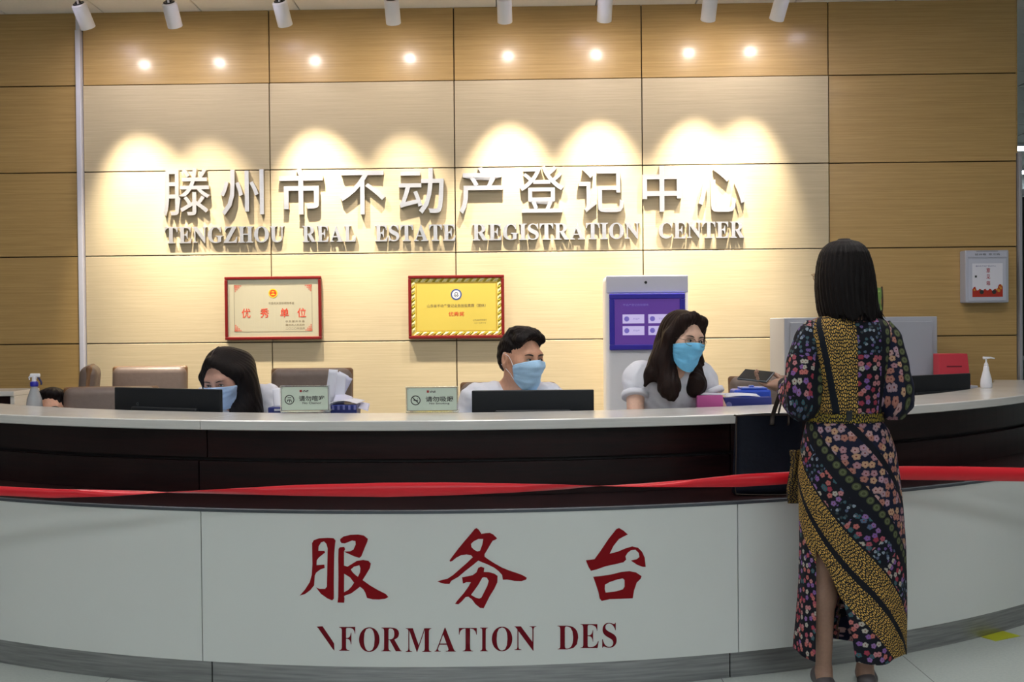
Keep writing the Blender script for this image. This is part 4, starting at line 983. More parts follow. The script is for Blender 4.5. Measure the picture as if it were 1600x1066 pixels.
# ================================================================== PEOPLE
def rotm(yaw=0, pitch=0, roll=0):
    """face looks to -y; yaw>0 turns to +x, pitch>0 looks down, roll>0 tips towards +x"""
    return np.array((Matrix.Rotation(yaw, 3, 'Z') @ Matrix.Rotation(pitch, 3, 'X') @ Matrix.Rotation(roll, 3, 'Y')))
def skin_mat(name, c, var=.06):
    m = mat(name, c, .5, spec=.35, bump=((90, 90, 90), .06, var)); b = m.node_tree.nodes['Principled BSDF']
    b.inputs['Subsurface Weight'].default_value = .08; b.inputs['Subsurface Radius'].default_value = (.012, .005, .003); b.inputs['Subsurface Scale'].default_value = .6; return m
def hair_mat(name='black_hair', c=(.005, .004, .005), tint=(.014, .009, .008)):
    if name in MATS: return MATS[name]
    m = mat(name, c, .50, spec=.14); nt = m.node_tree; b = nt.nodes['Principled BSDF']; L = nt.links.new
    tc = nt.nodes.new('ShaderNodeTexCoord'); mp = nt.nodes.new('ShaderNodeMapping'); mp.inputs['Scale'].default_value = (260, 260, 9)
    nz = nt.nodes.new('ShaderNodeTexNoise'); nz.inputs['Detail'].default_value = 3; L(tc.outputs['Object'], mp.inputs[0]); L(mp.outputs[0], nz.inputs['Vector']); nz.inputs['Scale'].default_value = 1
    bp = nt.nodes.new('ShaderNodeBump'); bp.inputs['Strength'].default_value = .7; bp.inputs['Distance'].default_value = .003; L(nz.outputs['Fac'], bp.inputs['Height']); L(bp.outputs[0], b.inputs['Normal'])
    mx = nt.nodes.new('ShaderNodeMix'); mx.data_type = 'RGBA'; mx.inputs[6].default_value = (*c, 1); mx.inputs[7].default_value = (*tint, 1); L(nz.outputs['Fac'], mx.inputs[0]); L(mx.outputs[2], b.inputs['Base Color']); return m

class Head:
    def __init__(s, c, R, sc=1.0, male=False, ears=True):
        s.c = np.array(c, float); s.R = R; s.s = sc; s.male = male
        L = []
        E = lambda c, r, k=.02, sub=False, R2=None: L.append(s.ell(c, r, k, sub, R2))
        C = lambda a, b, ra, rb=None, k=.015, sub=False: L.append(s.cap(a, b, ra, rb, k, sub))
        E((0, .012, .032), (.076, .094, .088))
        E((0, -.028, -.030), (.063, .063, .082), .03)
        E((0, -.052, -.090), (.030 if male else .026, .030, .026), .03)          # chin
        C((-.050, .010, -.060), (-.020, -.052, -.092), .022, .018, .03); C((.050, .010, -.060), (.020, -.052, -.092), .022, .018, .03)   # jaw
        E((-.036, -.054, -.018), (.030, .030, .032), .03); E((.036, -.054, -.018), (.030, .030, .032), .03)    # cheeks
        C((-.034, -.077, .026), (.034, -.077, .026), .013, None, .02)           # brow
        E((-.031, -.096, .004), (.017, .012, .010), .014, True); E((.031, -.096, .004), (.017, .012, .010), .014, True)
        E((-.031, -.076, .003), (.0145, .0125, .0125), .006); E((.031, -.076, .003), (.0145, .0125, .0125), .006)  # lids
        C((0, -.086, .016), (0, -.104, -.022), .008, .0125, .014)
        E((-.013, -.094, -.028), (.009, .010, .008), .008); E((.013, -.094, -.028), (.009, .010, .008), .008)
        E((0, -.088, -.052), (.024, .012, .006), .008); E((0, -.087, -.061), (.020, .012, .007), .008)
        if ears:
            for q in (-1, 1):
                R2 = np.array(Matrix.Rotation(q * .35, 3, 'Z') @ Matrix.Rotation(-.15, 3, 'X'))
                E((q * .080, .014, -.004), (.011, .021, .033), .010, False, R2); E((q * .088, .008, .002), (.007, .011, .018), .006, True, R2); E((q * .076, .006, -.034), (.008, .010, .012), .010)
        C((0, .022, -.060), (0, .045, -.150), .055 if male else .046, .060 if male else .048, .03)
        s.L = L
    def pt(s, p): return s.c + s.R @ (np.array(p, float) * s.s)
    def dr(s, d): return s.R @ np.array(d, float)
    def ell(s, c, r, k=.02, sub=False, R2=None):
        R = s.R if R2 is None else s.R @ R2; return ell(s.pt(c), np.array(r) * s.s, R, k * s.s, sub)
    def cap(s, a, b, ra, rb=None, k=.015, sub=False):
        return cap(s.pt(a), s.pt(b), ra * s.s, (ra if rb is None else rb) * s.s, k * s.s, sub)
    def surf(s, o, d, off=0.0, far=.17):
        """march inward from far along -d onto the head; o, d local; returns local radius"""
        o = np.array(o, float); d = np.array(d, float); d /= np.linalg.norm(d); t = far
        for _ in range(40):
            P = s.pt(o + d * t)[None]; v = float(peval(s.L, P.astype(np.float32))[0]) / s.s - off
            if v < .0004: break
            t -= v * .8
        return t

def face_details(h, root, skin_dark, glasses=None, brow_w=1.0, look=0.0):
    M_EYEW = mat('eye_white', (.55, .52, .5), .3); M_IRIS = mat('eye_dark', (.010, .007, .006), .2); M_BROW = mat('eyebrow_hair', (.015, .011, .010), .7)
    for q in (-1, 1):
        c = h.pt((q * .031, -.0795, .003)); bm = bmesh.new(); bm_sphere(bm, c, tuple(np.array((.0125, .0105, .0048)) * h.s), Matrix(h.R.tolist()), 16, 10); e = bmobj('eye', bm, M_EYEW, root, True)
        c = h.pt((q * .031 + look * .005, -.0855, .003)); bm = bmesh.new(); bm_sphere(bm, c, tuple(np.array((.0058, .0052, .0046)) * h.s), Matrix(h.R.tolist()), 12, 8); bmobj('iris', bm, M_IRIS, e, True)
        pts = []
        for i in range(7):     # upper lid line
            a = -1 + i / 3; o = (q * .031 + a * .0145, 0, .003 + .0052 * (1 - a * a) - .001 * a * q); t = h.surf((o[0], 0, o[2]), (0, -1, 0), .0008, .12); pts.append(h.pt((o[0], -t, o[2])))
        bm = bmesh.new(); tube(bm, pts, [.0004, .0011, .0013, .0014, .0013, .0011, .0004], 6); bmobj('lashes', bm, M_BROW, root)
        pts = []
        for i in range(8):
            a = i / 7; x = q * (.014 + .036 * a); z = .0205 + .006 * math.sin(a * 2.4) - .002 * a; t = h.surf((x, 0, z), (0, -1, 0), .0006, .12); pts.append(h.pt((x, -t, z)))
        bm = bmesh.new(); tube(bm, pts, [r * brow_w * h.s for r in (.0018, .0027, .0030, .0030, .0027, .0022, .0016, .0007)], 6); bmobj('eyebrow', bm, M_BROW, root)
def mask(h, root, m, zt=.004, zb=-.118, wid=66, seed=0):
    """pleated face mask: grid marched onto the face"""
    nu, nv = 26, 22; Rr = np.zeros((nu + 1, nv + 1)); TH = np.zeros((nu + 1, nv + 1)); ZZ = np.zeros((nu + 1, nv + 1))
    for i in range(nu + 1):
        u = -1 + 2 * i / nu
        top = -.020 + (zt + .020) * max(0, 1 - abs(u) ** 1.5 * 1.0); bot = -.086 + (zb + .086) * (1 - abs(u) ** 2.2)
        for j in range(nv + 1):
            v = j / nv; z = top + (bot - top) * v; th = math.radians(wid) * u * (1 - .10 * (v - .5) ** 2)
            zc = max(z, -.106); t = h.surf((0, -.005, zc), (math.sin(th), -math.cos(th), 0), .004, .16)
            if z < -.106: t -= (-.106 - z) * .7
            Rr[i, j] = t; TH[i, j] = th; ZZ[i, j] = z
    Q = Rr.copy()
    for _ in range(5):     # cloth bridges hollows
        P = np.pad(Q, 1, mode='edge'); av = (P[:-2, 1:-1] + P[2:, 1:-1] + P[1:-1, :-2] + P[1:-1, 2:]) / 4; Q = np.maximum(av, Rr * .995)
    vs = []; fs = []
    for i in range(nu + 1):
        u = -1 + 2 * i / nu
        for j in range(nv + 1):
            v = j / nv; pl = .0035 * (((v * 4.0) % 1.0) - .5) * (1 - u * u) * (.12 < v < .9) + .0012 * math.sin(u * 9 + v * 11 + seed) + .0008 * math.sin(v * 31 + u * 5)
            t = Q[i, j] + pl; vs.append(h.pt((math.sin(TH[i, j]) * t, -.005 - math.cos(TH[i, j]) * t, ZZ[i, j])))
    for i in range(nu):
        for j in range(nv): k = i * (nv + 1) + j; fs.append((k, k + 1, k + nv + 2, k + nv + 1))
    o = pyobj('face_mask', vs, fs, m, root, True); md = o.modifiers.new('s', 'SOLIDIFY'); md.thickness = .0016; md.offset = 1
    Mst = mat('mask_strap_white', (.75, .75, .78), .6)
    for q, i in ((-1, 0), (1, nu)):
        a = np.array(vs[i * (nv + 1) + 1]); b = np.array(vs[i * (nv + 1) + nv - 1])
        def on(u_, z_, off=.0025):
            t = h.surf((0, -.005, z_), (q * math.sin(u_), -math.cos(u_), 0), off, .16); return h.pt((q * math.sin(u_) * t, -.005 - math.cos(u_) * t, z_))
        e1 = h.pt((q * .085, .018, .026)); e2 = h.pt((q * .082, .030, -.022))
        P1 = [a] + [on(math.radians(d), -.018 + (.022 + .018) * (d - wid) / (92 - wid)) for d in (72, 80, 88)] + [e1]
        P2 = [b] + [on(math.radians(d), -.082 + (.055) * (d - wid) / (98 - wid)) for d in (72, 80, 90)] + [e2]
        for P in (P1, P2):
            bm = bmesh.new(); tube(bm, catmull(P, 3), .0014, 6); bmobj('strap', bm, Mst, o)
    return o
def hand(wrist, d, n, side, s=1.0, curl=.35, spread=.10):
    """d: direction of the fingers, n: palm normal (palm side), side +1: thumb lies on d x n side"""
    d = np.array(d, float); d /= np.linalg.norm(d); n = np.array(n, float); n -= d * (n @ d); n /= np.linalg.norm(n); x = np.cross(d, n) * side
    w = np.array(wrist, float); L = []
    pal = w + d * .045 * s
    L.append(ell(w + d * .048 * s, (.052 * s, .040 * s, .0145 * s), np.stack([d, x, n], 1), .015))
    L.append(cap(w - d * .02, w + d * .03 * s, .025 * s, .026 * s, .02))
    for i, (o, ln, r) in enumerate([(.027, .072, .0088), (.009, .080, .0090), (-.010, .074, .0086), (-.027, .060, .0078)]):
        a = w + d * (.082 if i < 3 else .075) * s + x * o * s; dd = d + x * (o * spread / .03); dd /= np.linalg.norm(dd); ang = curl * (1 + .12 * i); seg = ln * s / 3
        L.append(cap(w + d * .05 * s + x * o * .9 * s, a, r * 1.1 * s, r * s, .006))
        for k in range(3):
            dd2 = dd * math.cos(ang * (k + .6)) + n * math.sin(ang * (k + .6)); b = a + dd2 * seg * (1.15 - .12 * k); L.append(cap(a, b, r * (1 - .06 * k) * s, r * (.94 - .07 * k) * s, .003)); a = b
    a = w + d * .022 * s + x * .026 * s; b = a + (d * .6 + x * .75 + n * .35) * .036 * s; c = b + (d * .85 + x * .25 + n * .4) * .030 * s; e = c + (d * .9 + n * .4) * .024 * s
    L += [cap(w + d * .02 * s + x * .01 * s, b, .016 * s, .0115 * s, .012), cap(b, c, .0108 * s, .0098 * s, .004), cap(c, e, .0098 * s, .0082 * s, .004)]
    return L

def add_noise(v, f, amp):
    X, Y, Z = v.grid(); v.D += (amp * (np.sin(X * f + 1.3 * np.sin(Z * f * .7)) * np.sin(Z * f * .8 + 2 * np.sin(X * f * .5 + Y * f * .4)))).astype(np.float32)

def seated(h, root, skin, shirt_m, yawb, sh_w, chest, lean, arms, skirt_m, male, sleeve=.75, hgt=.50, collar=True, shz=-.03, h_res=.0048, sit_y=.30, placket=True):
    """torso, arms, legs of a person on a chair; arms: list of (shoulder side, elbow offset, wrist pos)"""
    neck = h.pt((0, .050, -.150)); Rb = rotm(yawb); dz = shz + .105
    B = lambda p: neck + Rb @ np.array(p, float)
    hipc = B((0, lean, -.53)); hipc[2] = .60
    ch = B((0, lean * .25 - .005, -.155 + dz * .7)); wa = B((0, lean * .7, -.36))
    tors = [ell(ch, (sh_w * .80, .105 * chest, .145), Rb, .06), ell(wa, (sh_w * .66, .098 * chest, .15), Rb, .06), ell(hipc, (sh_w * .82, .125, .10), Rb, .06),
            cap(neck + np.array((0, 0, .02)), B((0, .01, -.06)), .052 if male else .045, .07, .03),
            cap(B((-sh_w * .78, .01, -.095 + dz)), B((sh_w * .78, .01, -.095 + dz)), .052, .052, .05), cap(B((-.05, .01, -.03)), B((-sh_w * .7, .01, -.085 + dz)), .04, .045, .05), cap(B((.05, .01, -.03)), B((sh_w * .7, .01, -.085 + dz)), .04, .045, .05)]
    arm_s, arm_k = [], []
    for q, el, wr, hd, nn in arms:
        S = B((q * sh_w * .92, .012, -.105 + dz)); el = np.array(el, float); wr = np.array(wr, float)
        arm_k += [cap(S, el, .044, .037, .03), cap(el, wr, .037, .024, .015)] + hand(wr, hd, nn, q, .95, .45)
        E = S + (el - S) * sleeve; arm_s += [cap(S, E, .056, .056, .04)]
    legs = []; f = Rb @ np.array((0, -1, 0.0))
    for q in (-1, 1):
        hp = hipc + Rb @ np.array((q * .09, -.02, -.01)); kn = hp + f * .36 + Rb @ np.array((q * .03, 0, 0)) ; kn[2] = .58; an = kn + f * .0; an[2] = .09
        legs += [cap(hp, kn, .078, .056, .04), cap(kn, an, .054, .036, .03), cap(an + (0, 0, -.045), an + f * .13 + (0, 0, -.055), .036, .03, .03)]
    body = h.L + [dict(p, ) for p in tors] + arm_k + legs
    v = vol_for(body, h_res); v.mesh('body', skin, root, it=1)
    # shirt: inflated torso and sleeves, open at the neck and cut at the cuffs
    def infl(p, e):
        p = dict(p); 
        if p['t'] == 'c': p['ra'] = p['ra'] + e; p['rb'] = p['rb'] + e
        else: p['r'] = p['r'] + e
        return p
    sh = [infl(p, .012) for p in tors if p is not tors[3]] + arm_s
    v = vol_for(sh, .0052); X, Y, Z = v.grid()
    add_noise(v, 42, .005); add_noise(v, 80, .0022)
    n0 = h.pt((0, .03, -.118)); nk = cap(n0, n0 - np.array((0, 0, .001)), .05); 
    for p in [cap(h.pt((0, .02, -.06)), B((0, -.01, -.035)), .062, .056, .012, True), ell(B((0, -.105, -.065)), (.032, .05, .06), Rb, .012, True)]: v.prim(p)
    # cut flat at the cuffs
    for (q, el, wr, hd, nn) in arms:
        S = B((q * sh_w * .92, .012, -.105 + dz)); el = np.array(el, float); E = S + (el - S) * sleeve; d = (el - S) / np.linalg.norm(el - S)
        c = E + d * .075; v.prim(ell(c, (.085, .085, .085), None, .004, True)) if False else None
    so = v.mesh('shirt', shirt_m, root, it=1)
    for (q, el, wr, hd, nn) in arms:
        S = B((q * sh_w * .92, .012, -.105 + dz)); el = np.array(el, float); E = S + (el - S) * sleeve; d = (el - S) / np.linalg.norm(el - S)
        bm = bmesh.new(); tube(bm, [E + d * .026, E + d * .030, E + d * .050, E + d * .054], [.058, .0645, .0635, .059], 28); bmobj('cuff', bm, shirt_m, so, True)
    if collar:
        for q in (-1, 1):     # collar leaves
            P = []; 
            for i in range(9):
                a = math.radians(170 - 150 * i / 8) ; rr = .062 + .006 * (i / 8)
                P.append((B((q * math.sin(a) * rr, .010 - math.cos(a) * rr * -1 * -1, -.022 - .030 * (i / 8) ** 1.5)), i / 8))
            vs = []; fs = []
            for p, t in P:
                out = p - B((0, .01, -.03)); out[2] = 0; out /= np.linalg.norm(out)
                vs += [p + np.array((0, 0, .020)) - out * .002, p + out * .010 + np.array((0, 0, .010)), p + out * .022 + np.array((0, 0, -.022 - .018 * t))]
            for i in range(8):
                for j in range(2): fs.append((i * 3 + j, i * 3 + j + 1, i * 3 + j + 4, i * 3 + j + 3))
            o = pyobj('collar', vs, fs, shirt_m, so, True); md = o.modifiers.new('s', 'SOLIDIFY'); md.thickness = .003
    if placket:
        vs, fs = [], []
        for i in range(10):
            z = -.075 - .045 * i; y = -.128 * chest + lean * (-z / .5) - .004 * math.sin(i) + .006
            c = B((0, y - .006, z)); x = Rb @ np.array((.014, 0, 0)); vs += [c - x, c + x]
        for i in range(9): fs.append((i * 2, i * 2 + 1, i * 2 + 3, i * 2 + 2))
    # trousers / skirt
    tr = [infl(p, .010) for p in (tors[2], legs[0], legs[3])] + [infl(legs[1], .012), infl(legs[4], .012)]
    v = vol_for(tr, .008); v.mesh('trousers', skirt_m, root, it=2)
    sh_ = [infl(legs[2], .006), infl(legs[5], .006)]
    for p in sh_: vol_for([p], .006, .01).mesh('shoe', mat('black_shoe_leather', (.012, .012, .012), .35), root, it=2)
    return B
M_SHIRT = mat('white_uniform_shirt', (.74, .74, .82), .75, bump=((60, 60, 60), .15, .03)); M_TROU = mat('dark_trousers', (.015, .016, .022), .8)
M_MASK = mat('blue_surgical_mask', srgb(175, 212, 246), .7, bump=((160, 160, 160), .15, .04)); M_MASK2 = mat('bright_blue_mask', srgb(120, 200, 246), .7, bump=((160, 160, 160), .15, .04))
M_MASK3 = mat('pale_blue_mask', srgb(180, 202, 236), .7, bump=((160, 160, 160), .15, .04))
HAIR = hair_mat()

def hair_vol(h, prims, cuts_, name, m, root, res=.004, ridge=(70, .0014), noise=None):
    v = vol_for(prims, res, .03)
    for c in cuts_: v.prim(c)
    X, Y, Z = v.grid(); R = h.R; x = X - h.c[0]; y = Y - h.c[1]; z = Z - h.c[2]
    lx = R[0, 0] * x + R[1, 0] * y + R[2, 0] * z; ly = R[0, 1] * x + R[1, 1] * y + R[2, 1] * z; lz = R[0, 2] * x + R[1, 2] * y + R[2, 2] * z
    th = np.arctan2(lx, -(ly - .01)); v.D += (ridge[1] * np.sin(th * ridge[0] / 2 + 3 * np.sin(lz * 22 + th * 3)) * np.clip((np.hypot(lx, ly) - .02) / .03, 0, 1)).astype(np.float32)
    if noise: v.D += (noise * (np.sin(X * 140 + 3 * np.sin(Y * 60)) * np.sin(Y * 150 + 2 * np.sin(Z * 70)) + .7 * np.sin(Z * 170 + 4 * np.sin(X * 50)))).astype(np.float32)
    return v.mesh(name, m, root, it=1)

# ---------------------------------------------------------------- man in the middle
def man_mid():
    Y = 5.06; c = at(815, 562, Y); root = empty('person', (c.x, Y + .25, 0), 'man in white shirt and light blue mask sitting behind the middle monitor, head turned right', 'person')
    h = Head((c.x, Y + .02, c.z), rotm(.66, .05, .02), 1.10, True)
    sk = skin_mat('warm_tan_skin', srgb(204, 152, 126))
    B = seated(h, root, sk, M_SHIRT, .15, .215, 1.15, .10, [(-1, (c.x - .30, Y + .02, .84), (c.x - .16, Y - .15, .79), (.8, -.5, 0), (0, 0, -1)), (1, (c.x + .33, Y + .0, .84), (c.x + .18, Y - .15, .79), (-.8, -.5, 0), (0, 0, -1))], M_TROU, True)
    face_details(h, root, None, brow_w=1.25, look=1.0)
    mask(h, root, M_MASK, zb=-.132, seed=1)
    E = h.ell
    P = [E((0, .020, .044), (.080, .096, .086), .02), E((0, .056, .000), (.071, .060, .070), .03), E((.0, -.042, .102), (.052, .045, .026), .02), E((-.035, -.050, .086), (.040, .040, .026), .02), E((.035, -.052, .086), (.038, .038, .026), .02), E((0, .0, .118), (.055, .07, .022), .02)]
    cut = [E((0, -.112, .026), (.080, .070, .078), .008, True), E((0, -.075, -.055), (.13, .085, .06), .008, True), E((-.085, -.004, -.018), (.03, .040, .042), .006, True), E((.085, -.004, -.018), (.03, .040, .042), .006, True), E((0, .02, -.115), (.12, .12, .07), .008, True)]
    hair_vol(h, P, cut, 'hair', HAIR, root, .0036, (88, .0009), .0016)
man_mid()

# ---------------------------------------------------------------- woman with glasses
def woman_right():
    Y = 5.06; c = at(1067, 531, Y); root = empty('person', (c.x, Y + .25, 0), 'woman with glasses, long dark brown hair, bright blue mask and white short-sleeved shirt', 'person')
    h = Head((c.x, Y + .02, c.z), rotm(.52, .12, .10), 1.06, False)
    sk = skin_mat('fair_skin', srgb(224, 182, 160))
    wr = at(1010, 668, Y - .10)
    B = seated(h, root, sk, M_SHIRT, .10, .178, 1.0, .17, [(-1, (c.x - .225, Y - .05, .90), (c.x - .10, Y - .17, .79), (.9, -.3, 0), (0, 0, -1)), (1, (c.x + .20, Y + .04, .92), (c.x + .14, Y - .15, .79), (-.6, -.6, 0), (0, 0, -1))], M_TROU, False, sleeve=.16, shz=-.035)
    face_details(h, root, None, brow_w=.85, look=.8)
    mask(h, root, M_MASK2, zt=.000, zb=-.132, seed=3)
    # glasses
    g = bmesh.new()
    for q in (-1, 1):
        pts = [h.pt((q * .033 + .024 * math.cos(a), -.1035 + .006 * abs(math.cos(a)) * (q * math.cos(a) > 0) * 2, .000 + .0165 * math.sin(a))) for a in np.linspace(0, 2 * math.pi, 25)]
        tube(g, pts, .0010, 6, False)
        tube(g, [h.pt((q * .057, -.094, .006)), h.pt((q * .076, -.07, .008)), h.pt((q * .083, -.02, .010)), h.pt((q * .086, .02, .008))], .0013, 6)
    tube(g, [h.pt((-.010, -.104, .004)), h.pt((0, -.108, .006)), h.pt((.010, -.104, .004))], .0011, 6)
    bmobj('glasses', g, mat('thin_dark_metal', (.10, .07, .06), .3, metal=.8), root)
    BR = hair_mat('dark_brown_hair', (.005, .0035, .0035), (.026, .011, .008))
    E, C = h.ell, h.cap
    P = [E((0, .018, .042), (.084, .098, .088), .02), E((0, .055, -.02), (.086, .066, .10), .03),
         C((-.050, -.058, .090), (-.078, -.020, .01), .026, .026, .03), C((-.080, -.012, .01), (-.092, .000, -.10), .028, .036, .03), C((-.092, .0, -.10), (-.078, -.052, -.215), .038, .040, .03), C((-.078, -.052, -.205), (-.060, -.066, -.245), .038, .018, .03), C((-.075, .03, -.06), (-.125, .02, -.16), .04, .03, .03), C((-.125, .02, -.16), (-.150, .02, -.215), .028, .008, .02), C((-.06, .0, -.10), (-.045, -.045, -.20), .03, .03, .03),
         C((.045, -.060, .092), (.079, -.020, .00), .022, .020, .03), C((.080, -.010, .0), (.090, -.005, -.10), .022, .030, .03), C((.090, -.005, -.10), (.072, -.050, -.195), .034, .042, .03), C((.072, -.050, -.180), (.054, -.060, -.215), .038, .020, .03), C((.09, .0, -.13), (.125, -.01, -.18), .02, .014, .02),
         C((0, .07, -.06), (0, .085, -.20), .07, .06, .04), C((-.012, -.060, .108), (-.055, -.062, .080), .020, .020, .02), C((.0, -.060, .108), (.045, -.064, .082), .018, .018, .02)]
    cut = [E((-0.002, -.112, .010), (.068, .064, .084), .006, True), E((0, -.100, -.10), (.045, .07, .10), .01, True)]
    hair_vol(h, P, cut, 'hair', BR, root, .0038, (60, .0016))
woman_right()

# ---------------------------------------------------------------- woman on the left, looking down
def woman_left():
    Y = 5.30; c = at(349, 590, Y); root = empty('person', (c.x, Y + .28, 0), 'woman with long straight black hair and pale blue mask looking down behind the left monitor', 'person')
    h = Head((c.x, Y + .02, c.z), rotm(-.26, .42, -.06), 1.11, False)
    sk = skin_mat('muted_skin', srgb(190, 146, 130))
    B = seated(h, root, sk, M_SHIRT, .0, .190, 1.0, .16, [(-1, (c.x - .24, Y + .02, .84), (c.x - .12, Y - .15, .785), (.8, -.5, 0), (0, 0, -1)), (1, (c.x + .27, Y + .04, .86), (c.x + .13, Y - .15, .785), (-.8, -.5, 0), (0, 0, -1))], M_TROU, False, shz=.0)
    face_details(h, root, None, brow_w=.8)
    mask(h, root, M_MASK3, seed=5)
    E, C = h.ell, h.cap
    P = [E((0, .018, .042), (.083, .098, .088), .02), E((0, .055, -.01), (.086, .070, .09), .03),
         C((-.020, -.056, .096), (-.074, -.030, .02), .016, .015, .03), C((-.078, -.030, .02), (-.082, -.030, -.08), .020, .022, .03), C((-.082, -.03, -.08), (-.075, -.03, -.17), .022, .016, .03),
         C((.0, -.056, .098), (.076, -.026, .03), .019, .020, .03), C((.080, -.015, .03), (.092, .00, -.08), .028, .036, .03)]
    w = lambda px, py, dy: np.array(at(px, py, Y + dy))
    P += [cap(h.pt((.085, .01, -.04)), w(388, 636, .02), .050, .048, .04), cap(w(388, 632, .02), w(380, 668, -.01), .048, .030, .04), cap(h.pt((.05, .07, .02)), w(375, 640, .10), .07, .06, .05), cap(h.pt((.08, .03, .0)), w(400, 646, .05), .05, .035, .04), cap(w(372, 640, .0), w(368, 672, -.03), .040, .026, .03)]
    cut = [E((-.002, -.112, .010), (.066, .066, .090), .006, True), E((-.01, -.100, -.10), (.050, .06, .09), .01, True)]
    hair_vol(h, P, cut, 'hair', HAIR, root, .0038, (70, .0009))
    # parting line of paler scalp
    pts = [h.pt((-.012, -.04 + .06 * i / 5, .0)) for i in range(6)]
    pts = []
    for i in range(7):
        a = math.radians(-42 + 60 * i / 6); d = np.array((-.12, math.sin(a), math.cos(a))); pts.append(h.pt(np.array((0, .018, .044)) + d / math.sqrt((d[0] / .083) ** 2 + (d[1] / .098) ** 2 + (d[2] / .088) ** 2)))
    bm = bmesh.new(); tube(bm, pts, .0022, 6); bmobj('hair_parting', bm, mat('scalp', srgb(90, 80, 78), .6), root)
woman_left()

# ---------------------------------------------------------------- man at the far left, only the top of the head shows
def man_left():
    Y = 5.75; c = at(80, 646, Y); root = empty('person', (c.x, Y + .2, 0), 'person with short black hair at the far left, only forehead showing above the counter', 'person')
    h = Head((c.x, Y, c.z), rotm(.22, -.15, .05), 1.08, True)
    sk = skin_mat('tan_skin_far', srgb(205, 155, 130))
    seated(h, root, sk, M_SHIRT, .1, .21, 1.1, .22, [(-1, (c.x - .30, Y + .05, .66), (c.x - .16, Y - .20, .79), (.5, -.8, 0), (0, 0, -1)), (1, (c.x + .30, Y + .05, .66), (c.x + .15, Y - .2, .79), (-.5, -.8, 0), (0, 0, -1))], M_TROU, True, h_res=.006)
    face_details(h, root, None, brow_w=1.3)
    E = h.ell
    P = [E((0, .018, .044), (.081, .097, .086), .02), E((0, .056, .0), (.072, .062, .07), .03), E((0, -.048, .090), (.056, .040, .024), .02)]
    cut = [E((0, -.105, .004), (.070, .062, .070), .006, True), E((0, -.075, -.055), (.13, .085, .06), .008, True), E((0, .02, -.115), (.12, .12, .07), .008, True)]
    hair_vol(h, P, cut, 'hair', HAIR, root, .0042, (60, .002))
man_left()
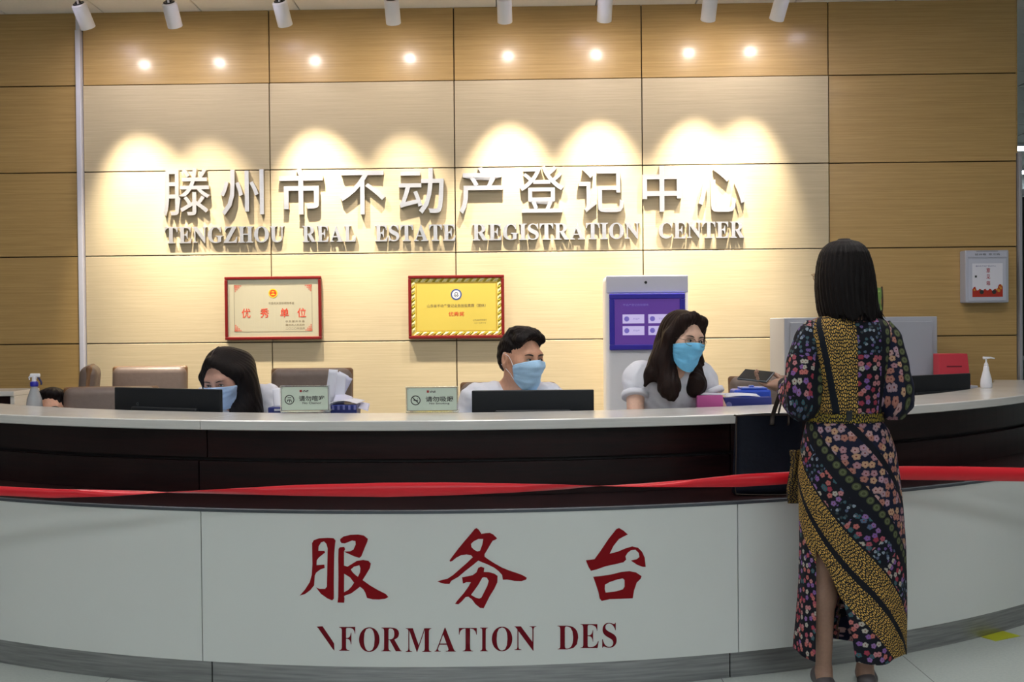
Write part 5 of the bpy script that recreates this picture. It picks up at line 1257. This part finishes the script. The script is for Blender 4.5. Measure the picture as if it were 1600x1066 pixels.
# ================================================================== VISITOR (standing, seen from behind)
VY = 4.05
def V(px, py, d=0.0): return np.array(at(px, py, VY + d))
def dress_mat(name, zone):
    """printed cloth; UV in metres: u across the back, v = height"""
    if name in MATS: return MATS[name]
    m = bpy.data.materials.new(name); m.use_nodes = True; nt = m.node_tree; b = nt.nodes['Principled BSDF']; L = nt.links.new; N = nt.nodes.new
    uv = N('ShaderNodeUVMap'); uv.uv_map = 'cloth'; sx = N('ShaderNodeSeparateXYZ'); L(uv.outputs[0], sx.inputs[0])
    def val(x):
        return x
    def mth(op, a, b_=None, c=None):
        n = N('ShaderNodeMath'); n.operation = op
        for i, q in enumerate((a, b_, c)):
            if q is None: continue
            if isinstance(q, (int, float)): n.inputs[i].default_value = q
            else: L(q, n.inputs[i])
        return n.outputs[0]
    def mixc(f, a, b_):
        n = N('ShaderNodeMix'); n.data_type = 'RGBA'
        for i, q in ((0, f), (6, a), (7, b_)):
            if isinstance(q, (int, float)): n.inputs[i].default_value = q
            elif isinstance(q, tuple): n.inputs[i].default_value = (*q, 1)
            else: L(q, n.inputs[i])
        return n.outputs[2]
    U, Vv = sx.outputs[0], sx.outputs[1]
    BLK = (.006, .006, .012); NAVY = (.008, .009, .030)
    def vec(x, y):
        n = N('ShaderNodeCombineXYZ'); 
        for i, q in ((0, x), (1, y)):
            if isinstance(q, (int, float)): n.inputs[i].default_value = q
            else: L(q, n.inputs[i])
        return n.outputs[0]
    def rot(ang, ox=0, oy=0):
        c, s = math.cos(ang), math.sin(ang)
        return mth('ADD', mth('MULTIPLY', U, c), mth('MULTIPLY', Vv, s)), mth('ADD', mth('MULTIPLY', U, -s), mth('MULTIPLY', Vv, c))
    def voro(x, y, sc, rnd=.7):
        n = N('ShaderNodeTexVoronoi'); n.voronoi_dimensions = '2D'; n.inputs['Scale'].default_value = sc; n.inputs['Randomness'].default_value = rnd; L(vec(x, y), n.inputs['Vector']); return n, x, y, sc
    def flowers(x, y, sc, ramp, bg, size=.42, petals=5, rnd=.6):
        n, x, y, sc = voro(x, y, sc, rnd)
        ps = N('ShaderNodeSeparateXYZ'); L(n.outputs['Position'], ps.inputs[0])
        dx = mth('SUBTRACT', mth('MULTIPLY', x, sc), mth('MULTIPLY', ps.outputs[0], sc)); dy = mth('SUBTRACT', mth('MULTIPLY', y, sc), mth('MULTIPLY', ps.outputs[1], sc))
        th = mth('ARCTAN2', dy, dx); cs = N('ShaderNodeSeparateColor'); L(n.outputs['Color'], cs.inputs[0])
        pet = mth('ADD', mth('MULTIPLY', mth('ABSOLUTE', mth('COSINE', mth('ADD', mth('MULTIPLY', th, petals / 2), mth('MULTIPLY', cs.outputs[0], 6)))), .26), .74)
        r = n.outputs['Distance']; lim = mth('MULTIPLY', pet, size)
        inside = mth('GREATER_THAN', lim, r)
        cr = N('ShaderNodeValToRGB'); cr.color_ramp.interpolation = 'CONSTANT'; L(cs.outputs[1], cr.inputs[0]); e = cr.color_ramp.elements
        for i, cc in enumerate(ramp):
            el = e[i] if i < 2 else e.new(i / len(ramp)); el.position = i / len(ramp); el.color = (*cc, 1)
        rr = mth('DIVIDE', r, size); shade = mixc(mth('MULTIPLY', rr, rr), cr.outputs[0], mixc(.45, cr.outputs[0], (.02, .01, .02)))
        core = mixc(mth('LESS_THAN', rr, .22), shade, (.18, .05, .05)); return mixc(inside, bg, core)
    def dashes(x, y, sc, col, bg):
        n1 = voro(mth('MULTIPLY', x, 2.3), y, sc, .9)[0]; n1.feature = 'DISTANCE_TO_EDGE'
        nz = N('ShaderNodeTexNoise'); nz.inputs['Scale'].default_value = 30; L(vec(x, y), nz.inputs['Vector'])
        return mixc(mth('GREATER_THAN', n1.outputs['Distance'], .20), bg, mixc(nz.outputs['Fac'], tuple(c * .6 for c in col), tuple(c * 1.2 for c in col)))
    def circles(along, across, c0, pitch, rad, col, bg):
        fr = mth('SUBTRACT', mth('FRACT', mth('DIVIDE', along, pitch)), .5); a = mth('MULTIPLY', fr, pitch); d = mth('SQRT', mth('ADD', mth('MULTIPLY', a, a), mth('POWER', mth('ABSOLUTE', mth('SUBTRACT', across, c0)), 2.0)))
        out = mixc(mth('LESS_THAN', d, rad), bg, col); ring = mth('LESS_THAN', mth('ABSOLUTE', mth('SUBTRACT', d, rad * .55)), rad * .16)
        return mixc(ring, out, tuple(c * 1.9 for c in col))
    YEL = srgb(220, 176, 90); OLV = srgb(72, 76, 52)
    PK = [srgb(180, 88, 104), srgb(196, 130, 134), srgb(165, 58, 78), srgb(150, 112, 172), srgb(188, 180, 168), srgb(136, 96, 165), srgb(196, 112, 106)]
    BL = [srgb(200, 158, 156), srgb(180, 132, 142), srgb(204, 160, 128), srgb(188, 150, 166), srgb(184, 124, 110), srgb(176, 146, 156)]
    TE = [srgb(60, 100, 110), srgb(90, 110, 140), srgb(45, 70, 75), srgb(120, 95, 160), srgb(150, 165, 180)]
    def bands(s, items, base):
        """items (lo, hi, colour)"""
        out = base
        for lo, hi, c in items:
            f = mth('MULTIPLY', mth('GREATER_THAN', s, lo), mth('LESS_THAN', s, hi)); out = mixc(f, out, c)
        return out
    P = 1 / 425.2
    if zone == 'skirt':
        # s: px-like distance along the normal to the lower left (metres); local u = (x-1325)/425, v = (650-y)/425
        al, ac = rot(-math.radians(51))      # al runs down-right, ac to the upper-right
        s = ac                               # ac = -sin(-51)u + cos(-51) v
        def sp(px, py): u, v = (px - 1325) * P, (650 - py) * P; return math.sin(math.radians(51)) * u + math.cos(math.radians(51)) * v
        blossom = flowers(U, Vv, 35, BL, NAVY, .47, 5, .75)
        pink = flowers(al, ac, 42, PK + TE[:2], BLK, .44, 5, .8); teal = flowers(al, ac, 58, TE, BLK, .36, 3, 1)
        seg = mth('GREATER_THAN', mth('FRACT', mth('MULTIPLY', al, 5.2)), .36); mixf = mixc(seg, teal, pink)
        yel = dashes(ac, al, 78, YEL, BLK)
        cpos = sp(1330, 764)
        items = [(sp(1330, 764 + 13), sp(1330, 764 - 14), circles(al, ac, cpos, .0325, .0135, OLV, BLK)),
                 (sp(1331, 792), sp(1331, 777), BLK), (sp(1331, 845), sp(1331, 792), mixf), (sp(1331, 850), sp(1331, 845), BLK), (sp(1331, 897), sp(1331, 850), yel), (sp(1331, 910), sp(1331, 897), BLK), (sp(1331, 960), sp(1331, 910), yel),
                 (sp(1331, 1400), sp(1331, 960), flowers(U, Vv, 42, PK + TE[:1], BLK, .40, 5, .9)), (sp(1355, 718), sp(1355, 703), BLK)]
        col = bands(s, items, blossom)
    elif zone == 'bodice':
        x = lambda px: (px - 1325) * P
        tilt = mth('ADD', U, mth('MULTIPLY', Vv, -.0))           # vertical bands
        sl = mth('ADD', U, mth('MULTIPLY', Vv, .20))             # the slanted dark cord
        yel = dashes(U, mth('MULTIPLY', Vv, 1.0), 78, YEL, BLK); pink = flowers(U, Vv, 42, PK, BLK, .43, 5, .8); teal = flowers(U, Vv, 60, TE, BLK, .35, 3, 1)
        blossom = flowers(U, Vv, 35, BL, NAVY, .47, 5, .75)
        seg = mth('LESS_THAN', mth('FRACT', mth('ADD', mth('MULTIPLY', Vv, 2.9), .0)), .66); mixf = mixc(seg, teal, pink)
        col = bands(tilt, [(x(1100), x(1258), mixf), (x(1258), x(1325), yel), (x(1325), x(1362), mixf), (x(1362), x(1369), BLK), (x(1369), x(1385), circles(Vv, U, x(1377), .0325, .0130, OLV, BLK)), (x(1388), x(1600), blossom)], BLK)
        col = bands(sl, [(x(1293), x(1304), (.005, .007, .014))], col)
        col = bands(Vv, [(-.012, .016, dashes(U, Vv, 62, srgb(190, 165, 50), BLK))], col) if False else col
    elif zone == 'belt': col = dashes(U, Vv, 66, srgb(176, 150, 52), BLK)
    elif zone == 'sash': col = dashes(Vv, U, 80, srgb(140, 112, 52), BLK)
    elif zone == 'sleeve_l':
        pink = flowers(U, Vv, 42, PK, BLK, .43, 5, .8); teal = flowers(U, Vv, 58, TE, BLK, .38, 3, 1)
        mixf = mixc(mth('LESS_THAN', mth('FRACT', mth('ADD', mth('MULTIPLY', Vv, 4.2), .1)), .55), teal, pink)
        col = bands(U, [(-.25, .015, mixf), (.030, .062, circles(Vv, U, .046, .0325, .0130, OLV, BLK))], BLK)
    else:
        blossom = flowers(U, Vv, 35, BL, NAVY, .45, 5, .75)
        col = bands(U, [(-.20, .020, blossom), (.022, .052, circles(Vv, U, .037, .0325, .0130, OLV, BLK)), (.052, .13, NAVY)], BLK)
    L(col, b.inputs['Base Color']); b.inputs['Roughness'].default_value = .75; b.inputs['Sheen Weight'].default_value = 0; b.inputs['Specular IOR Level'].default_value = .25
    MATS[name] = m; return m
def uv_obj(name, vs, fs, uvs, m, parent, sol=.0015):
    me = bpy.data.meshes.new(name); me.from_pydata([tuple(v) for v in vs], [], fs); uvl = me.uv_layers.new(name='cloth')
    for li, l in enumerate(me.loops): uvl.data[li].uv = uvs[l.vertex_index]
    me.update(); o = link_mesh(name, me, m, parent, True)
    if sol: md = o.modifiers.new('s', 'SOLIDIFY'); md.thickness = sol; md.offset = -1
    return o

def visitor():
    base = V(1318, 1082); root = empty('person', (base[0], VY + .03, 0), 'woman with black bob in patterned midi dress standing at the counter, seen from behind', 'person')
    # she faces +y: head rotated by 180 degrees, slightly turned to the left of the photo
    hc = V(1321, 428, .0); h = Head((hc[0], VY + .02, hc[2]), rotm(math.pi + .30, .10, 0), 1.04, False)
    sk = skin_mat('leg_skin', srgb(165, 128, 110)); 
    sL, sR = V(1268, 522), V(1384, 522); eL, eR = V(1250, 632, -.03), V(1399, 632, -.02); wL = V(1226, 603, .24); wR = np.array(at(1404, 612, VY + .32))
    wR[2] = 1.035
    n0 = h.pt((0, .03, -.15)); chest = V(1326, 560); waist = V(1322, 650); hip = V(1325, 735)
    L = list(h.L) + [cap(n0, V(1326, 520), .048, .06, .03), ell(chest, (.125, .085, .13), None, .05), ell(waist, (.105, .080, .11), None, .05), ell(hip, (.145, .105, .12), None, .05), cap(V(1290, 522), V(1364, 522), .040, .040, .05)]
    L += [cap(sL + np.array((.012, 0, -.012)), eL, .036, .036, .03), cap(eL, wL, .036, .024, .012), cap(sR + np.array((-.012, 0, -.012)), eR, .036, .036, .03), cap(eR, wR, .036, .024, .012)]
    dl = np.array((-.66, .68, .06)); L += hand(wL, dl, (0, -.15, 1), 1, .95, .42, .12)
    L += hand(wR, (-.35, .9, -.06), (0, 0, -1), -1, .92, .15, .1)
    hL, hR = V(1292, 745), V(1358, 745); kL, kR = V(1285, 880, .0), V(1360, 880, .03); aL, aR = V(1287, 1050, .0), V(1351, 1050, .03)
    cL, cR = V(1285, 930, -.012), V(1361, 935, .018)
    L += [cap(hL, kL, .082, .054, .03), cap(hR, kR, .082, .054, .03), cap(kL, cL, .050, .0465, .03), cap(cL, aL, .0455, .027, .03), cap(kR, cR, .050, .047, .03), cap(cR, aR, .0455, .027, .03)]
    tL = aL + np.array((.030, .155, 0)); tR = aR + np.array((.050, .155, 0)); 
    for a, t_ in ((aL, tL), (aR, tR)):
        heel = a + np.array((0, -.02, 0)); heel[2] = .060; toe = t_.copy(); toe[2] = .030; a2 = a.copy(); a2[2] = .09
        L += [cap(a, a2, .027, .028, .02), cap(heel, toe, .028, .024, .02)]
    v = vol_for(L, .0046); v.mesh('body', sk, root, it=1)
    # shoes: low back, small heel
    for a, t_ in ((aL, tL), (aR, tR)):
        heel = a + np.array((0, -.022, 0)); heel[2] = .062; toe = t_.copy(); toe[2] = .034
        S = [cap(heel - np.array((0, 0, .014)), toe, .032, .032, .02), ell((heel[0], heel[1] - .004, .056), (.029, .032, .026), None, .02), cap((heel[0], heel[1] - .012, .04), (heel[0], heel[1] - .014, .012), .020, .015, .015), cap((toe[0], toe[1], .02), (toe[0], toe[1] - .06, .02), .034, .03, .02)]
        vv = vol_for(S, .005); vv.prim(ell((a[0], a[1] + .035, .100), (.030, .075, .036), None, .006, True)); X, Y, Z = vv.grid(); vv.D = np.maximum(vv.D, (.002 - Z) + X * 0 + Y * 0).astype(np.float32); vv.mesh('shoe', mat('grey_shoe_leather', srgb(92, 84, 86), .5), root, it=2)
    # ---------------- dress
    rows_b = [(490, 1296, 1352, .060), (496, 1277, 1372, .078), (503, 1264, 1386, .092), (512, 1258, 1392, .104), (530, 1256, 1393, .118), (560, 1262, 1388, .124), (590, 1266, 1384, .122), (620, 1268, 1378, .114), (645, 1266, 1374, .108)]
    rows_s = [(645, 1264, 1372, .108), (657, 1262, 1376, .112), (672, 1258, 1386, .124), (700, 1252, 1396, .136), (740, 1248, 1402, .142), (790, 1249, 1407, .143), (850, 1250, 1411, .143), (910, 1249, 1412, .144), (960, 1246, 1412, .147), (1000, 1243, 1411, .150), (1017, 1242, 1411, .152)]
    def interp(rows, y): 
        ys = [r[0] for r in rows]; return [float(np.interp(y, ys, [r[k] for r in rows])) for k in (1, 2, 3)]
    def ring_pt(xl, xr, ry, y, th, rip=0.0):
        c = V((xl + xr) / 2, y); rx = (xr - xl) / 2 / 425.2 ; k = 1 + rip
        e = .92; cs, sn = math.sin(th), -math.cos(th)        # th=0: towards the camera
        x = math.copysign(abs(cs) ** e, cs) * rx * k; yy = math.copysign(abs(sn) ** e, sn) * ry * k
        return c + np.array((x, yy, 0)), (rx * k, c[0])
    x0 = V(1325, 650)
    # bodice
    vs, fs, uv = [], [], []; N1, N2 = 96, 40
    for j in range(N2 + 1):
        y = 490 + 155 * j / N2; xl, xr, ry = interp(rows_b, y)
        for i in range(N1 + 1):
            th = -math.pi + 2 * math.pi * i / N1; rip = .012 * math.sin(th * 9 + y * .03) * min(1, max(0, (y - 540) / 80)) + .006 * math.sin(th * 23)
            p, (rx, cx) = ring_pt(xl, xr, ry, y, th, rip); vs.append(p); uv.append((cx - x0[0] + rx * th * .93, (650 - y) / 425.2))
    for j in range(N2):
        for i in range(N1): k = j * (N1 + 1) + i; fs.append((k, k + N1 + 1, k + N1 + 2, k + 1))
    dress = uv_obj('dress_bodice', vs, fs, uv, dress_mat('dress_print_bodice', 'bodice'), root)
    dress['label'] = 'dress back with vertical yellow, floral and black bands'
    # skirt with slit
    vs, fs, uv = [], [], []; N1, N2 = 150, 90
    def th_of(px, xl, xr): 
        t = max(-.999, min(.999, (px - (xl + xr) / 2) / ((xr - xl) / 2))); return math.asin(math.copysign(abs(t) ** (1 / .92), t))
    for j in range(N2 + 1):
        y = 645 + 372 * j / N2; xl, xr, ry = interp(rows_s, y)
        a = th_of(1263.5 - (max(0, y - 900) * .012), xl, xr); slit_r = float(np.interp(y, [850, 880, 930, 970, 1020], [1263.5, 1280, 1301, 1311, 1318])); b = th_of(slit_r, xl, xr)
        amp = .004 + .020 * ((y - 645) / 372) ** 1.5
        for i in range(N1 + 1):
            th = b + (2 * math.pi - (b - a)) * i / N1       # from the slit's right edge round the front to its left edge
            rip = amp * (math.sin(th * 7 + y * .006) + .5 * math.sin(th * 15 + 1)) + .006 * math.sin(th * 31) * max(0, 1 - (y - 645) / 60)
            hem = 4 * math.sin(th * 5) * max(0, (y - 980) / 37)
            p, (rx, cx) = ring_pt(xl, xr, ry, y + hem, th, rip); vs.append(p)
            thc = th if th <= math.pi else th - 2 * math.pi
            uu = cx - x0[0] + rx * (thc if i < N1 * .55 else thc) * .93; uv.append((uu, (650 - y) / 425.2))
    for j in range(N2):
        for i in range(N1): k = j * (N1 + 1) + i; fs.append((k, k + N1 + 1, k + N1 + 2, k + 1))
    sk_ = uv_obj('dress_skirt', vs, fs, uv, dress_mat('dress_print_skirt', 'skirt'), root); sk_['label'] = 'long skirt with diagonal bands of blossoms and yellow dashes, slit at the left'
    # belt
    vs, fs, uv = [], [], []; N1 = 96
    for j, (y, g) in enumerate(((643.5, 0), (644, .006), (650.5, .008), (657, .006), (657.5, 0))):
        xl, xr, ry = interp(rows_s, max(646, y))
        for i in range(N1 + 1):
            th = -math.pi + 2 * math.pi * i / N1; p, (rx, cx) = ring_pt(xl, xr, ry, y, th, .045 + g); vs.append(p); uv.append((rx * th, (650 - y) / 425.2))
    for j in range(4):
        for i in range(N1): k = j * (N1 + 1) + i; fs.append((k, k + N1 + 1, k + N1 + 2, k + 1))
    uv_obj('belt', vs, fs, uv, dress_mat('dress_print_belt', 'belt'), root)
    xl, xr, ry = interp(rows_s, 650); bm = bmesh.new(); c = V(1327, 650, -ry * 1.045 - .003); bm_box(bm, tuple(c), (.022, .008, .036), None, .003, 2); bmobj('belt_loop', bm, M_BLACK, root)
    # sash end hanging at her left hip
    vs, fs, uv = [], [], []
    for j in range(15):
        y = 703 + 84 * j / 14
        for i in range(7):
            px = 1233 + 20 * i / 6 + 2.5 * math.sin(j * .45) - j * .15; vs.append(V(px, y, .04 + .012 * math.sin(i * 1.7 + j * .2))); uv.append((i * .008, -(y - 650) / 425.2))
    for j in range(14):
        for i in range(6): k = j * 7 + i; fs.append((k, k + 7, k + 8, k + 1))
    uv_obj('sash', vs, fs, uv, dress_mat('dress_print_sash', 'sash'), root)
    # sleeves
    def sleeve(name, pts, rad, mname, zone, flip):
        P = catmull(pts, 7); R = np.interp(np.linspace(0, 1, len(P)), np.linspace(0, 1, len(rad)), rad); vs, fs, uv = [], [], []; S = 40; ln = 0
        for i, p in enumerate(P):
            t = (P[min(i + 1, len(P) - 1)] - P[max(0, i - 1)]).normalized(); up = Vector((0, -1, 0)); 
            if abs(t.y) > .75: up = Vector((0, 0, 1)) 
            f = min(1, max(0, (abs(t.y) - .2) / .6)); up = (Vector((0, -1, 0)) * (1 - f) + Vector((0, 0, -1 if t.y > 0 else 1)) * f)
            s_ = up.cross(t).normalized(); up = t.cross(s_).normalized()
            if i: ln += (p - P[i - 1]).length
            for k in range(S + 1):
                a = -math.pi + 2 * math.pi * k / S; r = R[i] * (1 + .035 * math.sin(a * 7 + i * .15) + .02 * math.sin(i * .9 + a * 2))
                vs.append(p + up * math.cos(a) * r + s_ * math.sin(a) * r * flip); uv.append((a * R[i] * 1.0, -ln))
        for i in range(len(P) - 1):
            for k in range(S): q = i * (S + 1) + k; fs.append((q, q + S + 1, q + S + 2, q + 1))
        return uv_obj(name, vs, fs, uv, dress_mat(mname, zone), root)
    s1 = sleeve('sleeve', [V(1276, 507, .0), V(1267, 530, -.005), V(1259, 570, -.015), V(1256, 610, -.03), V(1257, 632, -.01), V(1246, 627, .07), V(1236, 612, .16), V(1231, 604, .21)], [.038, .058, .068, .071, .062, .058, .052, .034], 'dress_print_sleeve_left', 'sleeve_l', 1)
    s2 = sleeve('sleeve', [V(1374, 507, .0), V(1383, 530, -.005), V(1391, 570, -.015), V(1396, 608, -.03), V(1396, 630, -.01), V(1402, 626, .08), V(1406, 616, .20), V(1405, 612, .26)], [.038, .058, .066, .072, .062, .060, .054, .034], 'dress_print_sleeve_right', 'sleeve_r', 1)
    for m_, c_, d_ in ((0, V(1231, 604, .21), V(1228, 603, .235)), (1, V(1405, 612, .26), V(1405, 612, .28))):
        bm = bmesh.new(); dd = Vector(d_) - Vector(c_); tube(bm, [Vector(c_) - dd * .3, c_, d_, Vector(d_) + dd * .2], [.034, .036, .035, .031], 24); bmobj('cuff', bm, mat('black_cuff', (.008, .008, .014), .7), root, True)
    # ---------------- hair: smooth bob
    c = lambda x, y, d: V(x, y, d)
    E = lambda c_, r, k=.03, sub=False: ell(c_, r, None, k, sub)
    hv = Vol((hc[0] - .19, VY - .19, hc[2] - .26), (hc[0] + .19, VY + .20, hc[2] + .17), .0036)
    LY = []
    sil = [(374.5, 1311, 1329), (378, 1298, 1342), (385, 1289, 1351), (395, 1283, 1357), (410, 1279, 1362), (430, 1276.5, 1366), (450, 1276, 1368.5), (470, 1277.5, 1370), (485, 1280, 1372), (495, 1283, 1373)]
    # silhouette-driven field: horizontal super-ellipses
    X, Y_, Z = hv.grid(); ys = [s_[0] for s_ in sil]; zs = [V(1321, s_[0])[2] for s_ in sil]
    def prof(k): return np.interp(-hv.ax[2], [-z for z in zs], [V(s_[k], s_[0])[0] for s_ in sil])[None, None, :]
    xl, xr = prof(1), prof(2); rx = (xr - xl) / 2; cx = (xl + xr) / 2; ry = rx * 1.08 + .004
    k0 = np.sqrt(((X - cx) / rx) ** 2 + ((Y_ - VY - .010) / ry) ** 2); d = ((k0 - 1) * np.minimum(rx, ry) * .8)
    th = np.arctan2(X - cx, -(Y_ - VY)); 
    d = d + .0016 * np.sin(th * 34 + 2 * np.sin(Z * 14 + th * 2)) + .0008 * np.sin(th * 61 + Z * 30)
    ztop = zs[0] + .004; rag = V(1321, 497)[2] + .012 * np.sin(th * 9) + .006 * np.sin(th * 37) - .012 * np.cos(th) * 0
    d = np.maximum(d, Z - ztop); d = np.maximum(d, (rag - Z) * .7)
    hv.D = np.broadcast_to(d, hv.D.shape).astype(np.float32).copy()
    # round the crown
    cc = hc.copy(); 
    for p in (ell(h.pt((0, -.085, -.045)), (.070 , .060, .115), h.R, .01, True),): hv.prim(p)
    hair = hv.mesh('hair', HAIR, root, it=2)
    # loose strands at the hem of the hair
    st = bmesh.new(); rg = random.Random(5)
    for i in range(150):
        a = rg.uniform(-1.45, 1.75); xs_, xe_ = 1283, 1373; rxx = (xe_ - xs_) / 2 / 425.2; q = V((xs_ + xe_) / 2, 486 + rg.uniform(-10, 6)); p0 = q + np.array((math.sin(a) * rxx * .97, -math.cos(a) * rxx * 1.02 + .012, 0)); ln = rg.uniform(.03, .055) * (1.25 if a > 1 else 1)
        out = np.array((math.sin(a), -math.cos(a), 0)); fl = rg.uniform(-.012, .010) + (.020 if a > 1.0 else 0)
        tube(st, [p0, p0 + out * fl * .4 + (0, 0, -ln * .5), p0 + out * fl + (rg.uniform(-.004, .004), 0, -ln)], [.0034, .0026, .0006], 5)
    tag(bmobj('hair_ends', st, HAIR, root, True), kind='stuff')
    # glasses: lens rim and temple peeking out on her left
    g = bmesh.new()
    for q in (-1, 1):
        pts = [h.pt((q * .033 + .024 * math.cos(a), -.106, .002 + .017 * math.sin(a))) for a in np.linspace(0, 2 * math.pi, 21)]; tube(g, pts, .0012, 6, False)
        tube(g, [h.pt((q * .057, -.100, .006)), h.pt((q * .084, -.075, .008)), h.pt((q * .090, .0, .008))], .0013, 6)
    bmobj('glasses', g, mat('gold_metal_frame', (.65, .45, .25), .25, metal=1), root)
    face_details(h, root, None)
    return wL, dl
wL, dl = visitor()

# phone held in her left hand
def phone():
    d = Vector(dl).normalized(); c = Vector(wL) + d * .125 + Vector((-.006, -.004, .028)); xd = d; n = Vector((-.25, -.50, .8)).normalized(); n = (n - xd * n.dot(xd)).normalized()
    F = frame(c, xd, n.cross(xd))
    t = empty('mobile_phone', c, 'dark phone with silver edge held in the visitor\'s left hand over the counter', 'phone')
    bm = bmesh.new(); bm_box(bm, (0, 0, 0), (.138, .068, .0085), F, .0035, 3); bmobj('phone_body', bm, mat('silver_phone_edge', srgb(120, 125, 135), .3, metal=.6), t)
    bm = bmesh.new(); bm_box(bm, (0, 0, .0045), (.132, .062, .0012), F, .0003, 1); bmobj('phone_glass', bm, mat('phone_glass', (.012, .014, .018), .12), t)
phone()

# ================================================================== TOTE BAG resting on the counter ledge
def tote():
    Y = 4.43; a = at(1150, 648, Y); b = at(1252, 652, Y); c = at(1146, 778, Y); d = at(1250, 786, Y)
    t = empty('tote_bag', ((a.x + b.x) / 2, Y, .69), 'large navy tote bag with brown handles hanging at the visitor\'s left side against the counter', 'bag')
    zb = .693; zt = a.z - .003
    bm = bmesh.new(); n = 12; rows = 12; g = []
    for s_ in (-1, 1):
        gg = []
        for j in range(rows + 1):
            v = j / rows; z = zb + (zt - zb) * v; xl = c.x + (a.x - c.x) * v; xr = d.x + (b.x - d.x) * v; row = []
            th = .048 * (1 - .72 * v)
            for i in range(n + 1):
                u = i / n; yy = Y + s_ * th * (1 - (2 * u - 1) ** 6 * .3) + .003 * math.sin(u * 7 + v * 4); row.append(bm.verts.new((xl + (xr - xl) * u, yy, z + .006 * math.sin(u * 3.1) * (v > .99))))
            gg.append(row)
        g.append(gg)
        for j in range(rows):
            for i in range(n): bm.faces.new((gg[j][i], gg[j][i + 1], gg[j + 1][i + 1], gg[j + 1][i]))
    for j in range(rows):
        for i in (0, n): bm.faces.new((g[0][j][i], g[0][j + 1][i], g[1][j + 1][i], g[1][j][i]))
    for i in range(n): bm.faces.new((g[0][0][i], g[0][0][i + 1], g[1][0][i + 1], g[1][0][i]))
    bmobj('bag_body', bm, mat('navy_leather', (.005, .007, .016), .6, spec=.2, bump=((70, 70, 70), .2, .1)), t, True)
    M_BRN = mat('dark_brown_piping', (.035, .022, .016), .45)
    bm = bmesh.new(); f = Y - .050
    tube(bm, catmull([(c.x + .01, f, zb + .004), (c.x - .002, f, zb + .02), ((a.x + c.x) / 2 - .002, f + .012, (zb + zt) / 2), (a.x - .001, f + .034, zt - .012), (a.x + .010, f + .036, zt), (b.x, f + .036, zt)], 5), .0028, 6)
    tube(bm, [(c.x + .01, f, zb + .004), ((c.x + d.x) / 2, f, zb - .0), (d.x, f, zb + .001)], .0028, 6); bmobj('piping', bm, M_BRN, t)
    # two handles up to the wrist
    w = Vector(wL) + Vector(dl) * .0
    for k, (x1, x2, yy, top) in enumerate(((1208, 1232, -.018, (1224, 612)), (1216, 1240, .018, (1229, 611)))):
        p1 = at(x1 - 2, 664, Y + yy * 2); p2 = at(x2, 664, Y + yy * 2); tp = Vector(wL) + Vector((.012 + .008 * k, .0, .030))
        lo1 = at(x1, 648, Y + yy); bm = bmesh.new(); mid = tp + Vector((0, 0, .004))
        P = [p1, lo1, lo1.lerp(tp, .5) + Vector((-.006, 0, 0)), tp + Vector((-.012, .028, -.022)), tp, tp + Vector((.016, -.018, -.03)), at(x2, 648, Y + yy).lerp(tp, .4), at(x2, 648, Y + yy), p2]
        tube(bm, catmull(P, 5), .004, 8, True, (.009, .003)); bmobj('handle', bm, M_BRN, t, True)
tote()
